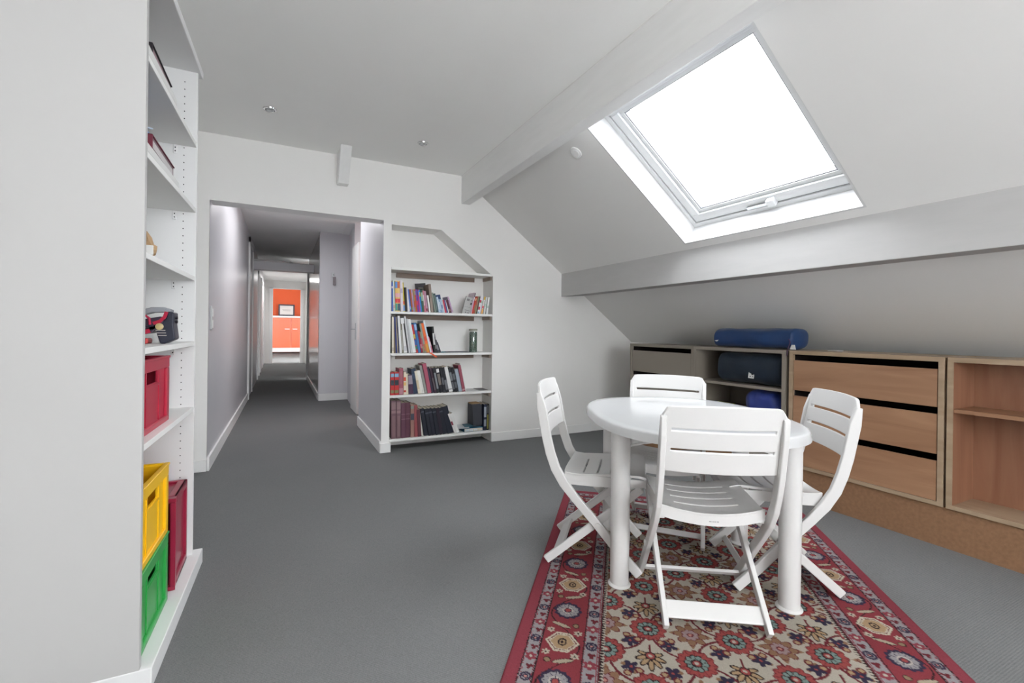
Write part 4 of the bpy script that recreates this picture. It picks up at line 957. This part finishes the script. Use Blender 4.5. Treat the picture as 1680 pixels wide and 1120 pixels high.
for (ya, yb, za, zb) in ((2.275, 2.290, 0.815, 0.828), (2.295, 2.305, 0.800, 0.806), (2.277, 2.284, 0.800, 0.806)): b.box(3.1675, 3.1685, ya, yb, za, zb)
b.build('tag_print', M['ink'], tg)
t = bag('stuff_sack', 'royal blue stuff sack on the lower shelf of the taupe unit', 'sack', 2.075, 2.40, 3.30, 0.601, 0.125, 0.108, M['bag_royal'], 5, 0.06, 1.1)
MB().tube([(3.20, 2.10, 0.60), (3.17, 2.14, 0.57), (3.165, 2.20, 0.52)], 0.004, 6).build('cord', cmat((40, 50, 110)), t)
t = tag(MB().prism([(3.20, 2.43, 0.4905), (3.48, 2.46, 0.4905), (3.50, 2.76, 0.4905), (3.22, 2.78, 0.4905)], (0, 0, 0.045)).build('folded_cloth', cmat((96, 78, 82)), bevel=0.015), 'folded patterned cloth on the lower shelf beside the royal blue sack', 'cloth')
MB().prism([(3.22, 2.60, 0.5355), (3.40, 2.60, 0.5355), (3.40, 2.76, 0.5355), (3.22, 2.76, 0.5355)], (0, 0, 0.006)).build('lime_edge', cmat((180, 190, 60)), t, bevel=0.002)
tag(MB().prism([(3.36, 1.80, 1.0125), (3.40, 1.78, 1.0125), (3.43, 1.86, 1.0125), (3.38, 1.87, 1.0125)], (0, 0, 0.006)).build('paper_scrap', M['tag'], bevel=0.001), 'small white paper scrap lying on the beech drawer unit', 'paper')

# ------------------------------------------------------------------ rug
RA = math.atan2(0.769, 0.639)
EA = np.array([0.639, 0.769]); EB = np.array([0.769, -0.639])
A0, A1, B0, B1 = 0.93, 3.27, -0.355, 1.140
def srgb(c): return np.array(lin(c))
def rug_colours(a, b):
    """woven pattern: a along the rug, b across it (numpy arrays) -> linear rgb"""
    n = a.shape
    C = np.empty(n+(3,)); CREAM = srgb((158, 151, 140)); RED = srgb((118, 50, 56)); PLUM = srgb((122, 55, 64)); NAVY = srgb((48, 42, 60)); GREY = srgb((132, 128, 130))
    TEAL = srgb((108, 126, 122)); BROWN = srgb((124, 95, 74)); DARK = srgb((42, 30, 32)); SAND = srgb((150, 126, 98)); CORAL = srgb((138, 66, 64)); PINK = srgb((166, 116, 108)); WINE = srgb((92, 36, 42))
    C[:] = CREAM
    def put(mask, col): C[mask] = col
    P = 0.30
    def rep(x, p, o): return (x-o+p/2) % p-p/2
    def flower(da, db, r, petals, rot=0.0, depth=0.2):
        rr = np.hypot(da, db); th = np.arctan2(db, da)
        return rr/(r*(1-depth+depth*np.abs(np.cos(petals*(th+rot)/2))))
    # --- field
    def wave(u, v, k, amp, wd):
        return np.abs(u-amp*np.sin(v*2*math.pi/k)) < wd
    u1 = rep(a-b, P, 1.69); u2 = rep(a+b, P, 1.93)
    put(wave(u1, a+b-1.93, 0.60, 0.060, 0.0064), WINE)
    put(wave(u2, a-b-1.69, 0.60, 0.060, 0.0064), WINE)
    for (oa, ob, kind) in ((1.81, 0.12, 'red'), (1.96, 0.27, 'red'), (1.81, 0.27, 'brown'), (1.96, 0.12, 'palm')):
        da = rep(a, P, oa); db = rep(b, P, ob)
        if kind == 'red':
            f = flower(da, db, 0.068, 12, 0, 0.16); put(f < 1, CORAL); put((f < 1) & (f > 0.94), WINE)
            th = np.arctan2(db, da); rr = np.hypot(da, db)
            put((f < 1) & (f > 0.62) & (np.abs(((th*12/(2*math.pi)) % 1)-0.5) > 0.43), srgb((112, 50, 50)))
            f = flower(da, db, 0.040, 10, 0.3, 0.14); put(f < 1.06, DARK); put((f < 0.95) & (f > 0.5), TEAL)
            put((f < 0.95) & (f > 0.5) & (np.abs(((th*10/(2*math.pi)) % 1)-0.5) > 0.40), DARK)
            put(f < 0.5, DARK); put(rr < 0.013, CORAL); put(rr < 0.007, CREAM)
            for k in range(4):
                w_ = math.pi/4+k*math.pi/2; xx = da-0.083*math.cos(w_); yy = db-0.083*math.sin(w_)
                put(np.hypot(xx, yy) < 0.009, BROWN)
        if kind == 'brown':
            f = flower(da, db, 0.060, 8, 0, 0.34); put(f < 1.05, WINE); put(f < 0.96, BROWN)
            f = flower(da, db, 0.032, 8, 0.4, 0.25); put(f < 1.08, WINE); put(f < 0.95, srgb((136, 116, 118)))
            rr = np.hypot(da, db); put(rr < 0.012, WINE); put(rr < 0.007, PINK)
            for k in range(4):
                w_ = k*math.pi/2; xx = da*math.cos(w_)+db*math.sin(w_); yy = -da*math.sin(w_)+db*math.cos(w_)
                put((xx > 0.06) & (xx < 0.078) & (np.abs(yy) < 0.010*(0.078-xx)/0.018), BROWN)
        if kind == 'palm':
            x = -da; y = db; rr = np.hypot(x, y)
            th = np.arctan2(y, x)
            for (w_, ln, wd) in ((0.0, 0.074, 0.010), (0.55, 0.064, 0.010), (-0.55, 0.064, 0.010), (1.15, 0.056, 0.010), (-1.15, 0.056, 0.010), (1.95, 0.046, 0.009), (-1.95, 0.046, 0.009)):
                px_ = x*math.cos(w_)+y*math.sin(w_); py_ = -x*math.sin(w_)+y*math.cos(w_)
                k_ = np.clip(px_/ln, 0, 1); wl = wd*np.sqrt(np.clip(4*k_*(1-k_), 0, 1))
                put((px_ > 0) & (px_ < ln) & (np.abs(py_) < wl+0.0018), DARK); put((px_ > 0.006) & (px_ < ln-0.006) & (np.abs(py_) < wl-0.0026), SAND)
            put(rr < 0.020, DARK); put(rr < 0.015, CORAL); put(rr < 0.007, CREAM)
            put((x < -0.012) & (x > -0.060) & (np.abs(y) < 0.004), WINE)
            for s in (-1, 1):
                for o in (-0.068, 0.068):
                    xx = da-o; yy = db-s*0.066
                    f = flower(xx, yy, 0.032, 5, 0.6, 0.55); put(f < 1, NAVY); put(np.hypot(xx, yy) < 0.005, CORAL)
                    for (ox, oy) in ((0.030*np.sign(o), 0.012), (0.012*np.sign(o), -0.026)):
                        q_ = np.hypot(xx-ox, yy-s*oy); put((q_ < 0.0145) & (q_ > 0.009), WINE); put(q_ < 0.009, SAND)
    # --- borders, measured inwards from the edge
    e = np.minimum(np.minimum(b-B0, B1-b), np.minimum(a-A0, A1-a))
    side = np.minimum(b-B0, B1-b) <= np.minimum(a-A0, A1-a)
    l = np.where(side, a, b)                         # running length of the border
    phase = np.where(side, 2.043, 0.39)
    put(e < 0.320, CREAM)
    # dentil edge of the field
    m_ = (e > 0.306) & (e < 0.320); put(m_, DARK); put(m_ & (np.abs(rep(l, 0.014, 0)) < 0.0062*(e-0.306)/0.014), CREAM)
    put((e > 0.300) & (e < 0.306), WINE)
    for (e0, e1) in ((0.052, 0.097), (0.249, 0.300)):
        mm = (e > e0) & (e <= e1); put(mm, GREY); c = (e0+e1)/2; r = (e1-e0)/2
        dx = rep(l, 0.1925, 2.043); f = flower(dx, e-c, r*0.92, 8, 0, 0.12); put(mm & (f < 1), NAVY); put(mm & (f < 0.62) & (f > 0.5), GREY); put(mm & (f < 0.22), PINK)
        dx = rep(l, 0.1925, 2.043+0.096); f = flower(dx, e-c, r*0.9, 6, 0, 0.3); put(mm & (f < 1), PLUM); put(mm & (f < 0.35), CREAM)
        for o in (0.048, -0.048):
            dx = rep(l, 0.1925, 2.043+o); f = flower(dx, e-c-0.003, r*0.62, 3, 1.0, 0.6); put(mm & (f < 1), WINE)
        put(mm & (np.abs(e-e0-0.004) < 0.0012), PLUM); put(mm & (np.abs(e1-e-0.004) < 0.0012), PLUM)
    put((e > 0.048) & (e < 0.052), DARK); put((e > 0.095) & (e < 0.100), DARK); put((e > 0.246) & (e < 0.250), DARK)
    mm = (e > 0.100) & (e < 0.246); put(mm, RED); c = 0.171; ee = e-c
    put(mm & (np.abs(ee-0.062*np.sin(l*2*math.pi/0.385)) < 0.0028), DARK)
    dx = rep(l, 0.385, phase); f = np.maximum(np.abs(dx)/0.052, (np.abs(dx)*0.7+np.abs(ee))/0.062); put(mm & (f < 1), srgb((172, 164, 148))); put(mm & (f < 0.84) & (f > 0.78), WINE); put(mm & (f < 0.70), SAND)
    q_ = np.hypot(dx/1.0, ee/0.8); put(mm & (q_ < 0.020), DARK); put(mm & (q_ < 0.013), SAND); put(mm & (q_ < 0.007), DARK)
    dx = rep(l, 0.385, phase+0.1925); f = flower(dx, ee, 0.054, 12, 0, 0.14); put(mm & (f < 1.03), NAVY); put(mm & (f < 0.80), GREY); put(mm & (f < 0.42), srgb((164, 156, 148))); put(mm & (f < 0.30), NAVY); put(mm & (f < 0.2), CORAL)
    th = np.arctan2(ee, dx); put(mm & (f < 0.80) & (f > 0.3) & (np.abs(((th*12/(2*math.pi)) % 1)-0.5) > 0.45), NAVY)
    for (o, s) in ((0.096, 1), (-0.096, -1)):        # feathered leaves between the medallions
        dx = rep(l, 0.385, phase+o); yy = ee+s*0.014
        put(mm & ((dx+s*0.3*yy)**2/0.011**2+yy**2/0.036**2 < 1), DARK); put(mm & ((dx+s*0.3*yy)**2/0.009**2+yy**2/0.034**2 < 1), srgb((150, 140, 122)))
        put(mm & (np.hypot(dx-s*0.004, ee-s*0.040) < 0.013), DARK); put(mm & (np.hypot(dx-s*0.004, ee-s*0.040) < 0.010), srgb((122, 104, 82)))
    for (o, v) in ((0.062, -0.048), (-0.062, -0.050), (0.058, 0.052), (-0.066, 0.05)):
        dx = rep(l, 0.385, phase+o); f = flower(dx, ee-v, 0.016, 6, 0, 0.5); put(mm & (f < 1), srgb((160, 152, 138))); put(mm & (f < 0.35), DARK)
    put(e < 0.048, PLUM)
    return C
def make_rug():
    st = 0.0034
    na = int((A1-A0)/st)+1; nb = int((B1-B0)/st)+1
    ga = np.linspace(A0, A1, na); gb = np.linspace(B0, B1, nb)
    AA, BB = np.meshgrid(ga, gb, indexing='ij')
    rs = np.random.RandomState(4)
    wob = 0.0012
    col = rug_colours(AA+rs.uniform(-wob, wob, AA.shape), BB+rs.uniform(-wob, wob, AA.shape))
    X = EA[0]*AA+EB[0]*BB; Y = EA[1]*AA+EB[1]*BB
    e = np.minimum(np.minimum(BB-B0, B1-BB), np.minimum(AA-A0, A1-AA))
    Z = 0.0085-0.006*np.clip(1-e/0.008, 0, 1)**2+rs.uniform(-0.0006, 0.0006, AA.shape)
    v = np.stack([X, Y, Z], -1).reshape(-1, 3)
    i = np.arange((na-1)*nb).reshape(na-1, nb)[:, :-1].ravel()
    quads = np.stack([i, i+1, i+nb+1, i+nb], -1)[:, ::-1]
    me = bpy.data.meshes.new('pile')
    me.vertices.add(len(v)); me.vertices.foreach_set('co', v.astype(np.float32).ravel())
    me.loops.add(quads.size); me.loops.foreach_set('vertex_index', quads.astype(np.int32).ravel())
    me.polygons.add(len(quads)); me.polygons.foreach_set('loop_start', (np.arange(len(quads))*4).astype(np.int32)); me.polygons.foreach_set('loop_total', np.full(len(quads), 4, np.int32))
    me.update(calc_edges=True); me.validate()
    at = me.color_attributes.new('weave', 'FLOAT_COLOR', 'POINT')
    rgba = np.ones((len(v), 4), np.float32); rgba[:, :3] = col.reshape(-1, 3); at.data.foreach_set('color', rgba.ravel())
    me.polygons.foreach_set('use_smooth', np.ones(len(quads), bool))
    me.materials.append(attr_mat('woven_wool', 'weave'))
    c = EA*(A0+A1)/2+EB*(B0+B1)/2
    r = empty('rug', (0, 0, 0), 0, 'red bordered oriental rug with a cream flowered field under the table', 'rug')
    o = bpy.data.objects.new('pile', me); COL.objects.link(o); o.parent = r
    def ab(a, b, z): p = EA*a+EB*b; return (p[0], p[1], z)
    MB().prism([ab(A0, B0, 0.0004), ab(A0, B1, 0.0004), ab(A1, B1, 0.0004), ab(A1, B0, 0.0004)], (0, 0, 0.0026)).build('backing', cmat((120, 60, 60), 0.9), r)
make_rug()

# ------------------------------------------------------------------ table
RUGZ = 0.0095
TC = Vector((1.783, 1.652, 0)); TR = math.radians(65.4); TAU, TAV, TN = 0.556, 0.450, 2.6
TZ = 0.730
tb = empty('garden_table', (TC.x, TC.y, RUGZ), TR, 'white resin oval garden table on the rug', 'table')
def oval(k, off=0.0, n=72):
    out = []
    for i in range(n):
        t = 2*math.pi*i/n; c, s = math.cos(t), math.sin(t)
        out.append(((TAU*k+off)*math.copysign(abs(c)**(2/TN), c), (TAV*k+off)*math.copysign(abs(s)**(2/TN), s)))
    return out
def oval_shell(levels):
    """levels: (scale, offset, z) rings from the middle of the top outwards and down the rim"""
    n = 72; vs_, fs_ = [], []
    for (k, off, z) in levels: vs_ += [(x, y, z-RUGZ) for x, y in oval(k, off)]
    for j in range(len(levels)-1):
        for i in range(n): fs_.append((j*n+i, (j+1)*n+i, (j+1)*n+(i+1) % n, j*n+(i+1) % n))
    fs_.append(tuple(range(n))); fs_.append(tuple(range(len(levels)*n-1, (len(levels)-1)*n-1, -1)))
    return MB().add(vs_, fs_)
oval_shell([(0.5, 0, TZ+0.001), (0.9, 0, TZ), (1.0, -0.012, TZ-0.0005), (1.0, -0.004, TZ-0.003), (1.0, 0.0, TZ-0.008), (1.0, 0.004, TZ-0.030), (1.0, 0.005, TZ-0.040), (1.0, 0.0, TZ-0.041), (1.0, -0.006, TZ-0.036), (1.0, -0.012, TZ-0.012), (0.5, 0, TZ-0.012)]).build('tabletop', M['plastic_top'], tb, smooth=True, local=True)
def tloc(x, y):
    d = Vector((x-TC.x, y-TC.y)); c, s = math.cos(-TR), math.sin(-TR)
    return (d.x*c-d.y*s, d.x*s+d.y*c)
LEGS = [tloc(1.352, 1.603), tloc(1.862, 1.165), tloc(2.205, 1.652), tloc(1.693, 2.096)]
for (x, y) in LEGS:
    lg = MB().lathe([(0.0385, 0.006), (0.0400, 0.02), (0.0425, TZ-0.05-RUGZ), (0.0425, TZ-0.0135-RUGZ)], (x, y, 0), 28).build('leg', M['plastic'], tb, smooth=True, local=True)
    MB().lathe([(0.048, 0.0), (0.050, 0.004), (0.046, 0.010), (0.039, 0.013)], (x, y, 0), 28).build('foot', M['plastic'], lg, smooth=True, local=True)
for k in range(4):
    (xa, ya), (xb, yb) = LEGS[k], LEGS[(k+1) % 4]
    pts = []; n = 14; zt = TZ-0.0135-RUGZ
    for i in range(n+1):
        u = i/n; pts.append((xa+(xb-xa)*u, ya+(yb-ya)*u, 0.590+0.062*math.sin(math.pi*u)**0.6))
    dv = Vector((xb-xa, yb-ya, 0)).normalized(); side = Vector((-dv.y, dv.x, 0))*0.014
    b = MB()
    for i in range(n):                                # arched rail: a flat lip below a thin web
        p, q = Vector(pts[i]), Vector(pts[i+1])
        b.add([p-side, p+side, q+side, q-side, p-side+Vector((0,0,0.008)), p+side+Vector((0,0,0.008)), q+side+Vector((0,0,0.008)), q-side+Vector((0,0,0.008))],
              [(0,3,2,1),(4,5,6,7),(0,1,5,4),(1,2,6,5),(2,3,7,6),(3,0,4,7)])
    ar = b.build('arched_rail', M['plastic'], tb, local=True)
    b = MB()
    for i in range(n):
        p, q = Vector(pts[i]), Vector(pts[i+1]); s2 = side*0.2; 
        pt_, qt_ = Vector((p.x, p.y, zt)), Vector((q.x, q.y, zt))
        b.add([p-s2, p+s2, q+s2, q-s2, pt_-s2, pt_+s2, qt_+s2, qt_-s2], [(0,3,2,1),(4,5,6,7),(0,1,5,4),(1,2,6,5),(2,3,7,6),(3,0,4,7)])
    b.build('web', M['plastic'], ar, local=True)
    b = MB()
    for u in (0.16, 0.30, 0.42, 0.58, 0.70, 0.84):
        p = Vector((xa+(xb-xa)*u, ya+(yb-ya)*u, 0.590+0.062*math.sin(math.pi*u)**0.6)); b.obox(p-side*0.9-dv*0.003, dv*0.006, side*1.8, Vector((0, 0, zt-p.z)))
    b.build('gusset', M['plastic'], ar, local=True)

# ------------------------------------------------------------------ folding chairs
def make_chair():
    """folding resin chair: x forward from the line of the front feet, y left, z up"""
    t = empty('folding_chair', (0, 0, RUGZ))
    P = M['plastic']
    up = [(-0.478, 0.828), (-0.463, 0.755), (-0.449, 0.680), (-0.436, 0.610), (-0.418, 0.540), (-0.392, 0.468), (-0.352, 0.402), (-0.296, 0.335), (-0.240, 0.275), (-0.185, 0.216), (-0.090, 0.107), (0.000, 0.0155)]
    half = lambda u: 0.0215*min(1.0, 0.55+8*u, 1.0) if u < 0.06 else (0.0225 if u < 0.6 else 0.0205)
    for s in (-1, 1):
        y0, y1 = sorted((s*0.226, s*0.204))
        b = MB(); b.strip(up, half, y0, y1); b.build('upright', P, t, bevel=0.004, local=True)
        lg = [(-0.438, 0.0145), (-0.33, 0.108), (-0.19, 0.228), (-0.05, 0.352), (0.004, 0.402)]
        y0, y1 = sorted((s*0.197, s*0.177))
        b = MB(); b.strip(lg, 0.0185, y0, y1); l_ = b.build('rear_leg', P, t, bevel=0.0035, local=True)
        MB().lathe([(0.012, -0.003), (0.012, 0.003), (0.006, 0.005)], (-0.188, s*0.228, 0.222), 14, 'Y').build('pivot', P, l_, smooth=True, local=True)
        y0, y1 = sorted((s*0.199, s*0.179))
        b = MB(); b.strip([(-0.345, 0.404), (-0.20, 0.404), (-0.03, 0.414), (0.012, 0.418)], 0.012, y0, y1); b.build('seat_rail', P, t, bevel=0.003, local=True)
        b = MB(); b.strip([(-0.055, 0.412), (-0.020, 0.398), (0.002, 0.380)], 0.022, *sorted((s*0.175, s*0.163))); b.build('hinge_plate', P, t, bevel=0.005, local=True)
    # low rails
    b = MB(); b.obox((-0.405, -0.178, 0.030), (0.048, 0, 0.043), (0, 0.356, 0), (-0.009, 0, 0.010)); b.build('crossbar', P, t, bevel=0.003, local=True)
    b = MB(); b.obox((-0.075, -0.205, 0.062), (0.018, 0, -0.021), (0, 0.410, 0), (0.010, 0, 0.009)); b.build('front_stretcher', P, t, bevel=0.002, local=True)
    # slatted back: one curved panel with two slots
    us = [-0.219+0.438*i/26 for i in range(27)]
    zs = [0.612, 0.635, 0.668, 0.691, 0.703, 0.725, 0.748, 0.770, 0.782, 0.805, 0.830, 0.850, 0.862]
    def backfn(u, z):
        k = u/0.219; lean = -0.437-(z-0.62)*0.205
        edge = max(0.0, abs(k)-0.86)/0.14
        zz = z-(0.030*(1-math.sqrt(max(0, 1-edge**2))) if z > 0.80 else 0)*((z-0.80)/0.062)
        zz += 0.006*(1-k*k)*(1 if z > 0.8 else (-0.5 if z < 0.63 else 0))
        return (lean-0.026*(1-k*k)+0.010, u, zz), (1, 0.12*k, 0.2)
    slot_rows = (3, 7)
    b = MB().sheet(backfn, us, zs, 0.015, lambda i, j: j in slot_rows and 2 <= i < 24)
    b.build('backrest', P, t, bevel=0.0025, smooth=True, local=True, segs=1)
    # saddle seat with four slots
    us = [-0.199+0.398*i/22 for i in range(23)]
    xs = [-0.350, -0.338, -0.300, -0.268, -0.260, -0.205, -0.197, -0.142, -0.134, -0.082, -0.074, -0.030, 0.000, 0.018, 0.026]
    def seatfn(u, x):
        k = u/0.199
        z = 0.438+0.022*((x+0.35)/0.37)-0.024*(1-k*k)
        if x > -0.03: z -= 0.012*((x+0.03)/0.056)**2
        if x < -0.30: z += 0.010*((-0.30-x)/0.05)**2
        xx = x-0.020*(1-k*k)*max(0.0, (-0.2-x)/0.15) 
        return (xx, u, z), (0, 0, 1)
    b = MB().sheet(seatfn, us, xs, 0.012, lambda i, j: j in (3, 5, 7, 9) and 4 <= i < 18)
    st_ = b.build('seat', P, t, bevel=0.002, smooth=True, local=True, segs=1)
    b = MB()                                          # turned down rim at the back and front of the seat
    def rim(x0, sgn):
        n = 22
        for i in range(n):
            ua, ub = -0.199+0.398*i/n, -0.199+0.398*(i+1)/n
            (pa, _), (pb, _) = seatfn(ua, x0), seatfn(ub, x0)
            q = [(pa[0], ua, pa[2]-0.042), (pa[0]+sgn*0.007, ua, pa[2]-0.042), (pb[0]+sgn*0.007, ub, pb[2]-0.042), (pb[0], ub, pb[2]-0.042),
                 (pa[0], ua, pa[2]+0.004), (pa[0]+sgn*0.007, ua, pa[2]+0.004), (pb[0]+sgn*0.007, ub, pb[2]+0.004), (pb[0], ub, pb[2]+0.004)]
            b.add(q, [(0,3,2,1),(4,5,6,7),(0,1,5,4),(1,2,6,5),(2,3,7,6),(3,0,4,7)])
    rim(-0.350, 1); rim(0.026, -1)
    for s in (-1, 1): b.box(-0.343, 0.020, *sorted((s*0.199, s*0.192)), 0.410, 0.442)
    b.build('seat_rim', P, st_, local=True)
    b = MB()
    for k, wd in enumerate((0.004, 0.002, 0.003, 0.004, 0.002, 0.004, 0.003)): b.box(-0.3712, -0.3702, -0.02+k*0.0055, -0.02+k*0.0055+wd, 0.398, 0.402)
    b.build('embossed_mark', M['greyink'], st_, local=True)
    return t
ch = make_chair()
def place(o, x, y, deg, label, sc=1.0):
    o.location = (x, y, RUGZ); o.rotation_euler = (0, 0, math.radians(deg)); o.scale = (sc, sc, sc)
    tag(o, label, 'chair', 'white folding chairs around the table')
spots = ((1.690, 1.530, 56.5, 'white folding chair with its back to the viewer, nearest the camera', 0.98),
         (1.607, 1.758, -42.0, 'white folding chair on the open carpet side of the table', 0.99),
         (1.790, 1.810, 221.0, 'white folding chair at the far end of the table before the taupe units', 0.98),
         (1.905, 1.515, 143.0, 'white folding chair on the beech drawer side of the table', 0.98))
protos = [ch]+[copy_tree(ch) for _ in spots[1:]]
for o, s in zip(protos, spots): place(o, s[0], s[1], s[2], s[3], s[4])
